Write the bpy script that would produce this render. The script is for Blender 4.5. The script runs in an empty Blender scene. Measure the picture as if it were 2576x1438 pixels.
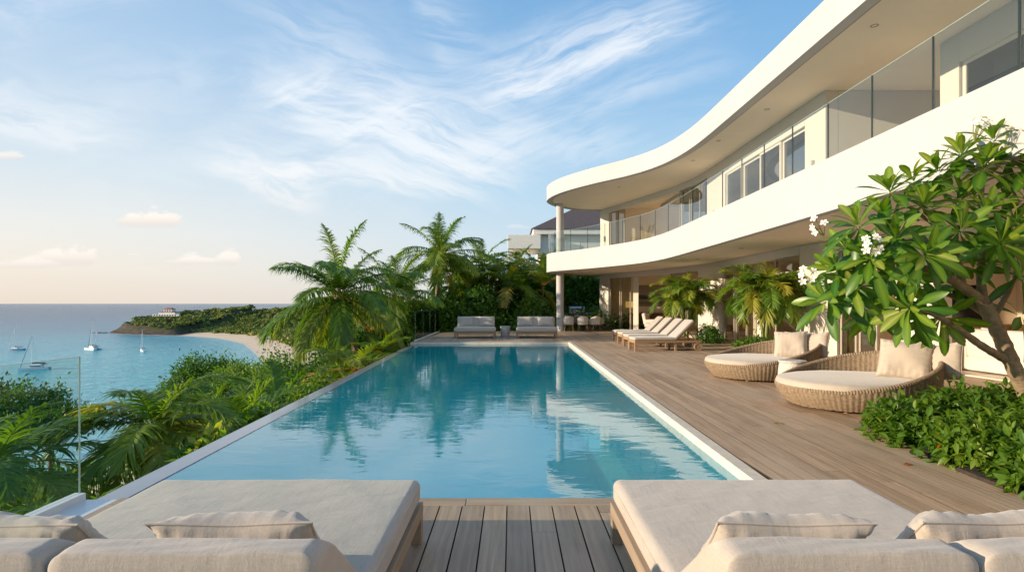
import bpy, bmesh, math, random
import numpy as np
from mathutils import Vector, Matrix, Euler
R = math.radians
rad = R
scene = bpy.context.scene
COL = scene.collection

# ------------------------------------------------------------------ camera
FPX = 1400.0 / 2576.0            # focal length as a share of the picture width
cam_d = bpy.data.cameras.new("camera")
cam_d.sensor_width = 36.0
cam_d.lens = 36.0 * FPX
cam_d.clip_start = 0.05
cam_d.clip_end = 150000
cam_d.shift_y = 44.0 / 2576.0
cam = bpy.data.objects.new("camera", cam_d)
COL.objects.link(cam)
cam.location = (0, 0, 1.5)
cam.rotation_euler = (R(90), 0, 0)
scene.camera = cam

# ------------------------------------------------------------------ sun and sky
SUN_EL = R(13.0)
SUN_DIR = Vector((-0.975, -0.21, 0)).normalized()          # horizontal direction towards the sun
sun_d = bpy.data.lights.new("sun", 'SUN')
sun_d.energy = 5.0
sun_d.angle = R(0.6)
sun_d.color = (1.0, 0.82, 0.61)
sun = bpy.data.objects.new("sun", sun_d)
COL.objects.link(sun)
to_sun = Vector((SUN_DIR.x * math.cos(SUN_EL), SUN_DIR.y * math.cos(SUN_EL), math.sin(SUN_EL)))
sun.rotation_euler = to_sun.to_track_quat('Z', 'Y').to_euler()
sun.location = (-30, -10, 20)

scene.view_settings.view_transform = 'Standard'
scene.view_settings.look = 'None'
scene.view_settings.exposure = 0.45
scene.view_settings.gamma = 1.0
scene.render.engine = 'CYCLES'
scene.cycles.max_bounces = 8
scene.cycles.transparent_max_bounces = 24
scene.cycles.caustics_reflective = True      # glitter of the low sun on sea and pool lights the soffits
scene.cycles.blur_glossy = 1.0
scene.cycles.caustics_refractive = False
scene.cycles.sample_clamp_indirect = 6.0
scene.cycles.use_denoising = True


class NT:
    """small helper for writing node trees as expressions"""
    def __init__(self, tree):
        self.t = tree
    def node(self, typ, **kw):
        n = self.t.nodes.new(typ)
        for k, v in kw.items():
            setattr(n, k, v)
        return n
    def put(self, sock, v):
        if v is None:
            return
        if hasattr(v, 'is_output') or isinstance(v, bpy.types.NodeSocket):
            self.t.links.new(v, sock)
        else:
            if isinstance(v, (tuple, list)) and len(v) == 3 and sock.type == 'RGBA':
                v = tuple(v) + (1.0,)
            sock.default_value = v
    def m(self, op, a, b=None, c=None, clamp=False):
        n = self.node('ShaderNodeMath', operation=op, use_clamp=clamp)
        self.put(n.inputs[0], a); self.put(n.inputs[1], b)
        if c is not None: self.put(n.inputs[2], c)
        return n.outputs[0]
    def vm(self, op, a, b=None):
        n = self.node('ShaderNodeVectorMath', operation=op)
        self.put(n.inputs[0], a)
        if b is not None: self.put(n.inputs[1], b)
        return n.outputs[0]
    def sep(self, v):
        n = self.node('ShaderNodeSeparateXYZ'); self.put(n.inputs[0], v)
        return n.outputs[0], n.outputs[1], n.outputs[2]
    def comb(self, x, y, z):
        n = self.node('ShaderNodeCombineXYZ')
        self.put(n.inputs[0], x); self.put(n.inputs[1], y); self.put(n.inputs[2], z)
        return n.outputs[0]
    def noise(self, vec, scale=5.0, detail=4.0, rough=0.5, dist=0.0, color=False):
        n = self.node('ShaderNodeTexNoise')
        if vec is not None: self.put(n.inputs['Vector'], vec)
        n.inputs['Scale'].default_value = scale
        n.inputs['Detail'].default_value = detail
        n.inputs['Roughness'].default_value = rough
        n.inputs['Distortion'].default_value = dist
        return n.outputs['Color'] if color else n.outputs['Fac']
    def ramp(self, fac, stops, interp='LINEAR'):
        n = self.node('ShaderNodeValToRGB')
        e = n.color_ramp.elements
        while len(e) < len(stops): e.new(0.5)
        for el, (p, c) in zip(e, stops):
            el.position = p
            el.color = tuple(c) + (1.0,) if len(c) == 3 else c
        n.color_ramp.interpolation = interp
        self.put(n.inputs[0], fac)
        return n.outputs[0]
    def rng(self, v, a, b, c=0.0, d=1.0, smooth=True):
        n = self.node('ShaderNodeMapRange')
        n.interpolation_type = 'SMOOTHSTEP' if smooth else 'LINEAR'
        self.put(n.inputs[0], v)
        for i, q in enumerate((a, b, c, d)): self.put(n.inputs[i + 1], q)
        return n.outputs[0]
    def mix(self, fac, a, b, blend='MIX'):
        n = self.node('ShaderNodeMix', data_type='RGBA', blend_type=blend)
        self.put(n.inputs[0], fac); self.put(n.inputs[6], a); self.put(n.inputs[7], b)
        return n.outputs[2]
    def map(self, vec, scale=(1, 1, 1), rot=(0, 0, 0), loc=(0, 0, 0)):
        n = self.node('ShaderNodeMapping')
        self.put(n.inputs[0], vec)
        n.inputs[1].default_value = loc; n.inputs[2].default_value = rot; n.inputs[3].default_value = scale
        return n.outputs[0]
    def bump(self, h, strength=0.3, dist=0.01, normal=None):
        n = self.node('ShaderNodeBump')
        n.inputs['Strength'].default_value = strength
        n.inputs['Distance'].default_value = dist
        self.put(n.inputs['Height'], h)
        if normal is not None: self.put(n.inputs['Normal'], normal)
        return n.outputs[0]


world = bpy.data.worlds.new("World")
scene.world = world
world.use_nodes = True
W = NT(world.node_tree)
world.node_tree.nodes.clear()
tc = W.node('ShaderNodeTexCoord')
dirv = W.vm('NORMALIZE', tc.outputs['Generated'])
dx, dy, dz = W.sep(dirv)
sky = W.node('ShaderNodeTexSky')
sky.sky_type = 'NISHITA'
sky.sun_disc = False
sky.sun_elevation = SUN_EL
sky.sun_rotation = math.atan2(SUN_DIR.x, SUN_DIR.y)
sky.altitude = 10
sky.air_density = 1.0
sky.dust_density = 1.2
sky.ozone_density = 1.5
nish = W.vm('MULTIPLY', sky.outputs[0], (0.085, 0.085, 0.085))
# clear-air colour by height above the horizon, warmer and paler towards the sun's side of the sea
elev = W.m('MAXIMUM', dz, 0.0)
cool = W.ramp(elev, [(0.0, (0.70, 0.72, 0.72)), (0.07, (0.62, 0.74, 0.82)), (0.2, (0.45, 0.67, 0.85)), (0.38, (0.24, 0.48, 0.77)), (0.6, (0.10, 0.32, 0.64)), (1.0, (0.06, 0.20, 0.46))])
warm = W.ramp(elev, [(0.0, (0.82, 0.72, 0.62)), (0.05, (0.87, 0.80, 0.71)), (0.11, (0.83, 0.83, 0.80)), (0.2, (0.67, 0.77, 0.84)), (0.38, (0.42, 0.60, 0.81)), (0.6, (0.27, 0.46, 0.71)), (1.0, (0.07, 0.23, 0.5))])
hlen = W.m('SQRT', W.m('ADD', W.m('MULTIPLY', dx, dx), W.m('ADD', W.m('MULTIPLY', dy, dy), 1e-5)))
lft = W.m('DIVIDE', W.m('MULTIPLY', dx, -1.0), hlen)           # 1 towards the sun's side, -1 away
wfac = W.rng(lft, -0.22, 0.72)
skycol = W.mix(wfac, cool, warm)
skycol = W.mix(0.9, nish, skycol)

# thin high cloud: fibres placed along streaks in the direction sphere (north half), noise elsewhere
ysafe = W.m('MAXIMUM', dy, 0.06)
gs = W.m('DIVIDE', dx, ysafe)
gt = W.m('DIVIDE', dz, ysafe)
front = W.rng(dy, 0.06, 0.25)
warpn = W.noise(W.comb(W.m('MULTIPLY', gs, 2.2), W.m('MULTIPLY', gt, 3.0), 0.3), 1.0, 4, 0.55, color=True)
wv = W.vm('SUBTRACT', warpn, (0.5, 0.5, 0.5))
wx, wy, _ = W.sep(wv)
gsw = W.m('ADD', gs, W.m('MULTIPLY', wx, 0.26))
gtw = W.m('ADD', gt, W.m('MULTIPLY', wy, 0.16))
fine = W.noise(W.comb(W.m('MULTIPLY', gsw, 9.0), W.m('MULTIPLY', gtw, 26.0), 0.0), 1.0, 6, 0.62, 0.4)


def P2(x, y):
    return ((x - 1290) / 1400.0, (763 - y) / 1400.0)


def fibre(ang, seed):
    """combed cloud fibres running at angle ang across the sky"""
    ca, sa = math.cos(ang), math.sin(ang)
    al = W.m('ADD', W.m('MULTIPLY', gsw, ca), W.m('MULTIPLY', gtw, sa))
    pe = W.m('ADD', W.m('MULTIPLY', gsw, -sa), W.m('MULTIPLY', gtw, ca))
    f = W.noise(W.comb(W.m('MULTIPLY', al, 6.5), W.m('MULTIPLY', pe, 38.0), seed), 1.0, 5, 0.6, 0.3)
    return W.rng(f, 0.30, 0.66, 0.08, 1.0)


FIB_DOWN = fibre(-0.27, 1.0)
FIB_UP = fibre(0.38, 4.0)


def streak(a, b, wid, soft_up=1.0):
    """a feathered streak from direction a to direction b; sharper below than above"""
    (ax, ay), (bx, by) = P2(*a), P2(*b)
    L = math.hypot(bx - ax, by - ay)
    ux, uy = (bx - ax) / L, (by - ay) / L
    nx, ny = -uy, ux
    if ny < 0: nx, ny = -nx, -ny
    sx = W.m('SUBTRACT', gsw, ax); sy = W.m('SUBTRACT', gtw, ay)
    al = W.m('ADD', W.m('MULTIPLY', sx, ux / L), W.m('MULTIPLY', sy, uy / L))
    pe = W.m('ADD', W.m('MULTIPLY', sx, nx), W.m('MULTIPLY', sy, ny))
    fl = W.m('MULTIPLY', W.rng(al, -0.12, 0.25), W.rng(al, 1.12, 0.7))
    up = W.rng(pe, wid * soft_up, 0.0)
    dn = W.rng(pe, -wid * 0.45, 0.0)
    mask = W.m('MULTIPLY', W.m('MULTIPLY', up, dn), fl)
    return W.m('MULTIPLY', mask, FIB_UP if uy > 0 else FIB_DOWN)


ST = [((640, 250), (1400, 470), 0.13, 1.6), ((630, 470), (1260, 505), 0.05, 2.2), ((500, 395), (830, 525), 0.06, 1.6),
      ((1190, 280), (1800, 40), 0.085, 1.7), ((620, 262), (860, 190), 0.05, 1.2), ((560, 20), (1130, 220), 0.09, 1.8),
      ((840, 400), (1140, 250), 0.07, 1.4), ((1150, 440), (1700, 370), 0.075, 1.4), ((-160, 270), (380, 390), 0.07, 1.8),
      ((1060, -80), (1180, 190), 0.07, 1.5), ((1240, 400), (1850, 150), 0.06, 1.6), ((700, 330), (1310, 440), 0.08, 1.5)]
WT = [0.70, 0.80, 0.80, 0.90, 0.75, 0.25, 0.6, 0.4, 0.55, 0.3, 0.35, 0.5]
cl = None
for s, w_ in zip(ST, WT):
    v = W.m('MULTIPLY', streak(*s), w_)
    cl = v if cl is None else W.m('SUBTRACT', W.m('ADD', cl, v), W.m('MULTIPLY', cl, v))
veil = W.rng(W.noise(W.comb(W.m('MULTIPLY', gsw, 1.6), W.m('MULTIPLY', gtw, 3.4), 2.0), 1.0, 3, 0.5), 0.36, 0.74)
veil = W.m('MULTIPLY', veil, W.m('MULTIPLY', W.rng(fine, 0.25, 0.75), 0.42))
veil = W.m('MULTIPLY', veil, W.m('MULTIPLY', W.rng(gs, 0.62, 0.05), W.rng(gt, 0.02, 0.22)))
cl = W.m('SUBTRACT', W.m('ADD', cl, veil), W.m('MULTIPLY', cl, veil))
cl = W.m('MULTIPLY', cl, front)
# behind the camera: the same thin cloud, from the cloud plane
zc = W.m('ADD', elev, 0.12)
bk = W.noise(W.comb(W.m('DIVIDE', dx, zc), W.m('DIVIDE', W.m('MULTIPLY', dy, 2.5), zc), 0.0), 1.1, 6, 0.6, 0.5)
bk = W.m('MULTIPLY', W.m('MULTIPLY', W.rng(bk, 0.45, 0.8), 0.5), W.m('SUBTRACT', 1.0, front))
cl = W.m('MULTIPLY', W.m('ADD', cl, bk), W.rng(dz, 0.005, 0.08))
cloudcol = W.mix(W.rng(elev, 0.02, 0.3), (0.93, 0.86, 0.78), (0.90, 0.92, 0.94))
skycol = W.mix(W.m('MULTIPLY', cl, 0.86, clamp=True), skycol, cloudcol)


PUFF_N = W.noise(W.comb(W.m('MULTIPLY', gs, 22.0), W.m('MULTIPLY', gt, 34.0), 0.2), 1.0, 6, 0.6)


def puff(x, y, w, h, seed, dens):
    """a small cumulus low over the sea: flat grey base, lumpy lit top"""
    cx, cy = P2(x, y)
    u = W.m('DIVIDE', W.m('SUBTRACT', gs, cx), w / 1400.0)
    v = W.m('DIVIDE', W.m('SUBTRACT', gt, cy), h / 1400.0)
    n = PUFF_N
    top = W.m('ADD', W.m('SUBTRACT', 1.0, W.m('MULTIPLY', u, u)), W.m('MULTIPLY', W.m('SUBTRACT', n, 0.5), 2.6))
    body = W.rng(W.m('SUBTRACT', top, W.m('ABSOLUTE', W.m('MULTIPLY', v, 1.0))), 0.0, 0.55)
    base = W.rng(v, -0.55, -0.1)
    a = W.m('MULTIPLY', W.m('MULTIPLY', body, base), dens)
    shade = W.rng(v, -0.5, 0.5)
    return W.m('MULTIPLY', a, front), shade


for (x, y, w, h, sd, dn) in [(385, 556, 95, 40, 0.2, 0.9), (165, 650, 90, 48, 3.3, 0.85), (60, 665, 95, 24, 5.1, 0.6),
                             (575, 655, 46, 32, 7.2, 0.8), (490, 658, 65, 20, 9.4, 0.7), (20, 395, 55, 16, 11.0, 0.6),
                             (340, 642, 26, 7, 12.2, 0.3), (1310, 572, 40, 9, 14.0, 0.25)]:
    a, shd = puff(x, y, w, h, sd, dn)
    pc = W.mix(shd, (0.74, 0.68, 0.64), (0.95, 0.88, 0.80))
    skycol = W.mix(a, skycol, pc)
bg = W.node('ShaderNodeBackground')
W.put(bg.inputs[0], skycol)
bg.inputs[1].default_value = 0.82
wo = W.node('ShaderNodeOutputWorld')
world.node_tree.links.new(bg.outputs[0], wo.inputs[0])

# ------------------------------------------------------------------ materials
MATS = {}


def newmat(name):
    m = bpy.data.materials.new(name)
    m.use_nodes = True
    m.node_tree.nodes.clear()
    n = NT(m.node_tree)
    out = n.node('ShaderNodeOutputMaterial')
    MATS[name] = m
    return m, n, out


def pbsdf(n, out, col, rough=0.6, normal=None, spec=0.5, metal=0.0, **kw):
    b = n.node('ShaderNodeBsdfPrincipled')
    n.put(b.inputs['Base Color'], col)
    n.put(b.inputs['Roughness'], rough)
    b.inputs['Specular IOR Level'].default_value = spec
    b.inputs['Metallic'].default_value = metal
    if normal is not None: n.put(b.inputs['Normal'], normal)
    for k, v in kw.items(): n.put(b.inputs[k], v)
    if out is not None: n.t.links.new(b.outputs[0], out.inputs[0])
    return b


def ocoord(n): return n.node('ShaderNodeTexCoord').outputs['Object']
def tintattr(n): return n.node('ShaderNodeAttribute', attribute_name='tint').outputs['Fac']
def geopos(n): return n.node('ShaderNodeNewGeometry').outputs['Position']


def simple(name, col, rough=0.6, var=0.12, scale=6.0, bump=0.15, bdist=0.004, bscale=60.0, spec=0.4, metal=0.0):
    m, n, out = newmat(name)
    co = ocoord(n)
    f = n.noise(co, scale, 5, 0.6)
    c2 = tuple(max(0, c * (1 - var)) for c in col); c1 = tuple(min(1, c * (1 + var)) for c in col)
    c = n.ramp(f, [(0.3, c2), (0.7, c1)])
    nb = n.bump(n.noise(co, bscale, 4, 0.6), bump, bdist)
    pbsdf(n, out, c, rough, nb, spec, metal)
    return m


# plaster: off-white render with faint trowel unevenness and a little weathering
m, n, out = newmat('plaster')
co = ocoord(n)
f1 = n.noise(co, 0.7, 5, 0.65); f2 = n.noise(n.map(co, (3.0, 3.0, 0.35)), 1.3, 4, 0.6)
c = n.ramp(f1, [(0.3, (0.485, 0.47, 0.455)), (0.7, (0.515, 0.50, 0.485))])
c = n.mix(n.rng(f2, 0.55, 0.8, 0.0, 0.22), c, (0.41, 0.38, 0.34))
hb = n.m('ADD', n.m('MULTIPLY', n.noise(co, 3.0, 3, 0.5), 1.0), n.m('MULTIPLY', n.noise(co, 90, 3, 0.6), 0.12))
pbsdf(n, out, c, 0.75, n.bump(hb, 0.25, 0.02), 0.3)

m, n, out = newmat('wall_plaster')
co = ocoord(n)
c = n.ramp(n.noise(co, 0.8, 5, 0.65), [(0.3, (0.60, 0.545, 0.46)), (0.7, (0.64, 0.585, 0.50))])
hb = n.m('ADD', n.noise(co, 3.0, 3, 0.5), n.m('MULTIPLY', n.noise(co, 90, 3, 0.6), 0.15))
pbsdf(n, out, c, 0.8, n.bump(hb, 0.2, 0.02), 0.25)

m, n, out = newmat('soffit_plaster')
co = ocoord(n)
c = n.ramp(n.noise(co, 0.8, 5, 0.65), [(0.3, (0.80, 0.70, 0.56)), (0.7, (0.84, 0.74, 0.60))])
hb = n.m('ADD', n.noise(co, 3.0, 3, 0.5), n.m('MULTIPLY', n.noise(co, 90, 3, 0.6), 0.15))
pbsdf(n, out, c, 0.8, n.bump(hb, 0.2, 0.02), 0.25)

simple('interior_plaster', (0.86, 0.74, 0.59), 0.8, 0.05, 1.0, 0.05)
simple('interior_stone', (0.68, 0.58, 0.46), 0.28, 0.08, 2.0, 0.03)
simple('coping_stone', (0.66, 0.58, 0.46), 0.55, 0.14, 9.0, 0.3, 0.004, 70)
simple('wet_edge', (0.27, 0.29, 0.315), 0.12, 0.06, 3.0, 0.1, 0.003, 20, 0.5)
simple('pale_curb', (0.70, 0.71, 0.70), 0.35, 0.05, 3.0, 0.08, 0.003, 30, 0.5)
simple('frame_metal', (0.36, 0.31, 0.25), 0.4, 0.05, 4.0, 0.02)
simple('cream_frame', (0.68, 0.60, 0.49), 0.45, 0.04, 4.0, 0.02)
simple('dark_metal', (0.03, 0.035, 0.035), 0.35, 0.1, 8.0, 0.02)
simple('glass_joint', (0.022, 0.035, 0.035), 0.3, 0.1, 8.0, 0.0)
simple('steel', (0.55, 0.55, 0.54), 0.28, 0.06, 12.0, 0.03, metal=0.9)
simple('concrete', (0.42, 0.41, 0.39), 0.75, 0.15, 7.0, 0.4, 0.004, 45)
simple('white_metal', (0.78, 0.77, 0.74), 0.35, 0.03)
simple('black_screen', (0.008, 0.008, 0.009), 0.12, 0.02)
m, n, out = newmat('lamp_cloth')
pbsdf(n, out, (0.60, 0.44, 0.20), 0.7, **{'Emission Color': (1.0, 0.66, 0.2, 1.0), 'Emission Strength': 0.45})
simple('soil', (0.045, 0.032, 0.022), 0.95, 0.35, 14, 0.8, 0.02, 40)
simple('shingle', (0.11, 0.085, 0.08), 0.85, 0.5, 9.0, 0.7, 0.03, 30)
simple('red_roof', (0.36, 0.15, 0.10), 0.8, 0.2, 3.0)
simple('house_white', (0.82, 0.77, 0.69), 0.7, 0.05)
simple('grey_roof', (0.52, 0.51, 0.50), 0.7, 0.12, 2.0)
simple('hull_white', (0.80, 0.80, 0.80), 0.3, 0.02)
simple('hull_blue', (0.16, 0.23, 0.36), 0.3, 0.04)
simple('navy_cloth', (0.02, 0.03, 0.06), 0.7, 0.1)
simple('curtain_cloth', (0.70, 0.63, 0.54), 0.8, 0.05, 20)
simple('petal', (0.86, 0.84, 0.78), 0.5, 0.03)
simple('petal_heart', (0.85, 0.55, 0.06), 0.5, 0.1)
simple('carved_stone', (0.55, 0.50, 0.43), 0.7, 0.2, 22, 0.9, 0.012, 28)
simple('rubber', (0.05, 0.045, 0.04), 0.6)
simple('grey_wood', (0.20, 0.16, 0.13), 0.85, 0.3, 12)


def wood(name, dark, light, along=1, rough=0.6, useTint=True, grain=26.0, grey=None):
    m, n, out = newmat(name)
    co = ocoord(n)
    t = tintattr(n) if useTint else None
    sc = [grain, grain, grain]; sc[along] = grain * 0.045
    v = n.map(co, tuple(sc))
    if t is not None:
        off = n.comb(n.m('MULTIPLY', t, 37.0), n.m('MULTIPLY', t, 91.0), n.m('MULTIPLY', t, 53.0))
        v = n.vm('ADD', v, off)
    g = n.noise(v, 1.0, 6, 0.65, 1.2)
    rings = n.node('ShaderNodeTexWave', wave_type='BANDS', bands_direction='X' if along != 0 else 'Y')
    n.put(rings.inputs['Vector'], v)
    rings.inputs['Scale'].default_value = 0.22; rings.inputs['Distortion'].default_value = 7.0
    rings.inputs['Detail'].default_value = 3.0; rings.inputs['Detail Scale'].default_value = 0.7
    f = n.m('ADD', n.m('MULTIPLY', g, 0.90), n.m('MULTIPLY', rings.outputs['Fac'], 0.10))
    c = n.ramp(f, [(0.22, dark), (0.5, tuple((a + b) / 2 for a, b in zip(dark, light))), (0.78, light)])
    if t is not None:
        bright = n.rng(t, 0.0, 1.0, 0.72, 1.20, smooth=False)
        gap_shade = n.rng(t, -1.0, -0.1, 0.12, 1.0, smooth=False)      # shade of the gaps, painted on the board sides
        bright = n.m('MULTIPLY', bright, gap_shade)
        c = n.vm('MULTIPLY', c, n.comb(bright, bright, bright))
    if grey is not None:
        gf = n.noise(n.map(co, (0.9, 0.35, 0.9)), 1.0, 4, 0.6)
        gm = n.rng(gf, 0.4, 0.72, 0.0, 0.7)
        if t is not None: gm = n.m('MULTIPLY', gm, n.rng(t, -1.0, -0.1, 0.0, 1.0, smooth=False))
        c = n.mix(gm, c, grey)
    rr = n.rng(f, 0.2, 0.8, rough - 0.08, rough + 0.1)
    pbsdf(n, out, c, rr, n.bump(f, 0.45, 0.004), 0.4)
    return m


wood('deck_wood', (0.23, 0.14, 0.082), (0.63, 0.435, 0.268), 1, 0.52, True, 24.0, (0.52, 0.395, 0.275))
wood('deck_wood_cross', (0.23, 0.14, 0.082), (0.63, 0.435, 0.268), 0, 0.52, True, 24.0, (0.52, 0.395, 0.275))
wood('teak', (0.26, 0.15, 0.075), (0.44, 0.28, 0.15), 0, 0.55, False, 30.0)
wood('weathered_teak', (0.25, 0.18, 0.12), (0.42, 0.32, 0.22), 1, 0.6, False, 30.0)
wood('cabinet_wood', (0.28, 0.13, 0.045), (0.42, 0.21, 0.08), 2, 0.4, False, 18.0)
wood('dark_wood', (0.06, 0.03, 0.018), (0.13, 0.065, 0.035), 0, 0.4, False, 18.0)


def fabric(name, col, scale=260.0, var=0.09, bump=0.5):
    m, n, out = newmat(name)
    co = ocoord(n)
    warp = n.noise(n.map(co, (scale * 0.08, scale, scale)), 1.0, 3, 0.7)
    weft = n.noise(n.map(co, (scale, scale * 0.08, scale)), 1.0, 3, 0.7)
    slub = n.noise(n.map(co, (scale * 0.25, scale * 0.03, scale * 0.05)), 1.0, 4, 0.65)
    h = n.m('ADD', n.m('MULTIPLY', n.m('ADD', warp, weft), 0.5), n.m('MULTIPLY', slub, 0.5))
    c0 = tuple(c * (1 - var) for c in col); c1 = tuple(min(1, c * (1 + var)) for c in col)
    c = n.ramp(h, [(0.5, c0), (1.0, c1)])
    big = n.noise(co, 2.2, 3, 0.5)
    c = n.mix(n.rng(big, 0.4, 0.75, 0.0, 0.12), c, tuple(x * 0.8 for x in col))
    wr = n.noise(n.map(co, (4.0, 9.0, 5.0)), 1.0, 3, 0.5, 0.6)
    nb = n.bump(wr, 0.22, 0.03)
    nb = n.bump(h, bump, 0.0025, nb)
    b = pbsdf(n, out, c, 0.9, nb, 0.2)
    b.inputs['Sheen Weight'].default_value = 0.25
    b.inputs['Sheen Roughness'].default_value = 0.5
    return m


fabric('linen', (0.47, 0.40, 0.325), 190, 0.16, 0.8)
fabric('grey_linen', (0.47, 0.41, 0.345), 180)
fabric('cream_linen', (0.47, 0.395, 0.31), 200)
fabric('white_linen', (0.62, 0.57, 0.50), 160)
fabric('ochre_cloth', (0.55, 0.30, 0.06), 160)

# wicker: woven cane in relief, its strand shading also painted by tint, fine twist
m, n, out = newmat('wicker')
co = ocoord(n); t = tintattr(n)
f = n.noise(co, 28, 4, 0.6)
c = n.ramp(f, [(0.25, (0.16, 0.105, 0.06)), (0.5, (0.28, 0.20, 0.125)), (0.8, (0.40, 0.305, 0.20))])
br = n.rng(t, 0, 1, 0.62, 1.12, smooth=False)
c = n.vm('MULTIPLY', c, n.comb(br, br, br))
pbsdf(n, out, c, 0.6, n.bump(n.noise(n.map(co, (40, 40, 160)), 1.0, 3, 0.6), 0.5, 0.004), 0.35)


def schlick(n, f0, normal=None, power=5.0):
    lw = n.node('ShaderNodeLayerWeight'); lw.inputs[0].default_value = 0.5
    if normal is not None: n.put(lw.inputs['Normal'], normal)
    p = n.m('POWER', lw.outputs['Facing'], power)
    return n.m('ADD', n.m('MULTIPLY', p, 1.0 - f0), f0, clamp=True)


def glassmat(name, tint, f0, rough=0.0, refl=0.95):
    m, n, out = newmat(name)
    tr = n.node('ShaderNodeBsdfTransparent'); n.put(tr.inputs[0], tint)
    gl = n.node('ShaderNodeBsdfGlossy'); gl.inputs['Roughness'].default_value = rough
    n.put(gl.inputs[0], (refl, refl, refl))
    mx = n.node('ShaderNodeMixShader')
    n.put(mx.inputs[0], schlick(n, f0)); n.t.links.new(tr.outputs[0], mx.inputs[1]); n.t.links.new(gl.outputs[0], mx.inputs[2])
    n.t.links.new(mx.outputs[0], out.inputs[0])
    return m


glassmat('clear_glass', (0.92, 0.96, 0.94), 0.02, 0.0, 0.3)
glassmat('rail_glass', (0.93, 0.965, 0.955), 0.05, 0.0, 0.8)
glassmat('door_glass', (0.80, 0.79, 0.74), 0.09)
glassmat('window_glass', (0.42, 0.46, 0.48), 0.22)
simple('glass_edge', (0.45, 0.58, 0.52), 0.2, 0.05)

# pool water: mirror by angle, tinted see-through with a little scatter below
m, n, out = newmat('pool_water_mat')
gp = geopos(n)
px, py, pz = n.sep(gp)
w1 = n.noise(n.comb(n.m('MULTIPLY', px, 1.6), n.m('MULTIPLY', py, 3.2), 0.0), 1.0, 3, 0.5, 0.6)
w2 = n.noise(n.comb(n.m('MULTIPLY', px, 6.0), n.m('MULTIPLY', py, 11.0), 4.0), 1.0, 3, 0.5, 0.5)
h = n.m('ADD', w1, n.m('MULTIPLY', w2, 0.20))
nb = n.bump(h, 1.0, 0.0032)
tr = n.node('ShaderNodeBsdfTransparent'); n.put(tr.inputs[0], (0.45, 0.90, 0.96))
gl = n.node('ShaderNodeBsdfGlossy'); gl.inputs['Roughness'].default_value = 0.012; n.put(gl.inputs['Normal'], nb)
mx = n.node('ShaderNodeMixShader')
n.put(mx.inputs[0], schlick(n, 0.10, nb, 4.0))
df = n.node('ShaderNodeBsdfDiffuse'); n.put(df.inputs[0], (0.016, 0.55, 0.70))
body = n.node('ShaderNodeMixShader'); body.inputs[0].default_value = 0.52
n.t.links.new(tr.outputs[0], body.inputs[1]); n.t.links.new(df.outputs[0], body.inputs[2])
n.t.links.new(body.outputs[0], mx.inputs[1]); n.t.links.new(gl.outputs[0], mx.inputs[2])
n.t.links.new(mx.outputs[0], out.inputs[0])

m, n, out = newmat('pool_plaster')
co = ocoord(n)
x, y, z = n.sep(co)
mos = n.node('ShaderNodeTexBrick')
n.put(mos.inputs['Vector'], n.comb(n.m('ADD', x, z), n.m('ADD', y, z), 0.0))
mos.inputs['Scale'].default_value = 12.0
mos.inputs['Mortar Size'].default_value = 0.012
mos.offset = 0.0
n.put(mos.inputs['Color1'], (0.06, 0.47, 0.58)); n.put(mos.inputs['Color2'], (0.09, 0.55, 0.64)); n.put(mos.inputs['Mortar'], (0.13, 0.55, 0.62))
f = n.noise(co, 1.1, 4, 0.6)
c = n.mix(n.rng(f, 0.3, 0.7, 0.0, 0.5), mos.outputs['Color'], (0.11, 0.60, 0.66))
pbsdf(n, out, c, 0.5, None, 0.3)
simple('pool_ledge', (0.40, 0.66, 0.64), 0.5, 0.1, 3.0)

# sea: deep blue far out, turquoise over the sand near the shore and in the bay
m, n, out = newmat('sea_water')
gp = geopos(n)
px, py, pz = n.sep(gp)
dist = n.m('SQRT', n.m('ADD', n.m('MULTIPLY', px, px), n.m('MULTIPLY', py, py)))
pat = n.noise(n.comb(n.m('MULTIPLY', px, 0.006), n.m('MULTIPLY', py, 0.006), 0.0), 1.0, 5, 0.6, 0.5)
dd = n.m('ADD', dist, n.m('MULTIPLY', n.m('SUBTRACT', pat, 0.5), 420.0))
c = n.ramp(n.rng(dd, 100, 3200, smooth=False), [(0.0, (0.09, 0.48, 0.52)), (0.10, (0.07, 0.44, 0.50)), (0.17, (0.05, 0.34, 0.42)), (0.26, (0.035, 0.20, 0.30)), (0.5, (0.025, 0.11, 0.20)), (1.0, (0.02, 0.075, 0.15))])
shore = n.node('ShaderNodeAttribute', attribute_name='tint').outputs['Fac']
c = n.mix(shore, c, (0.36, 0.62, 0.62))
wv = n.noise(n.comb(n.m('MULTIPLY', px, 0.05), n.m('MULTIPLY', py, 0.16), 0.0), 1.0, 4, 0.55, 0.5)
wv2 = n.noise(n.comb(n.m('MULTIPLY', px, 0.25), n.m('MULTIPLY', py, 0.6), 0.0), 1.0, 3, 0.6, 0.5)
hh = n.m('ADD', n.m('MULTIPLY', wv, 1.0), n.m('MULTIPLY', wv2, 0.35))
nb = n.bump(hh, 1.0, 3.2)
pbsdf(n, out, c, 0.22, nb, 0.15)


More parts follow.
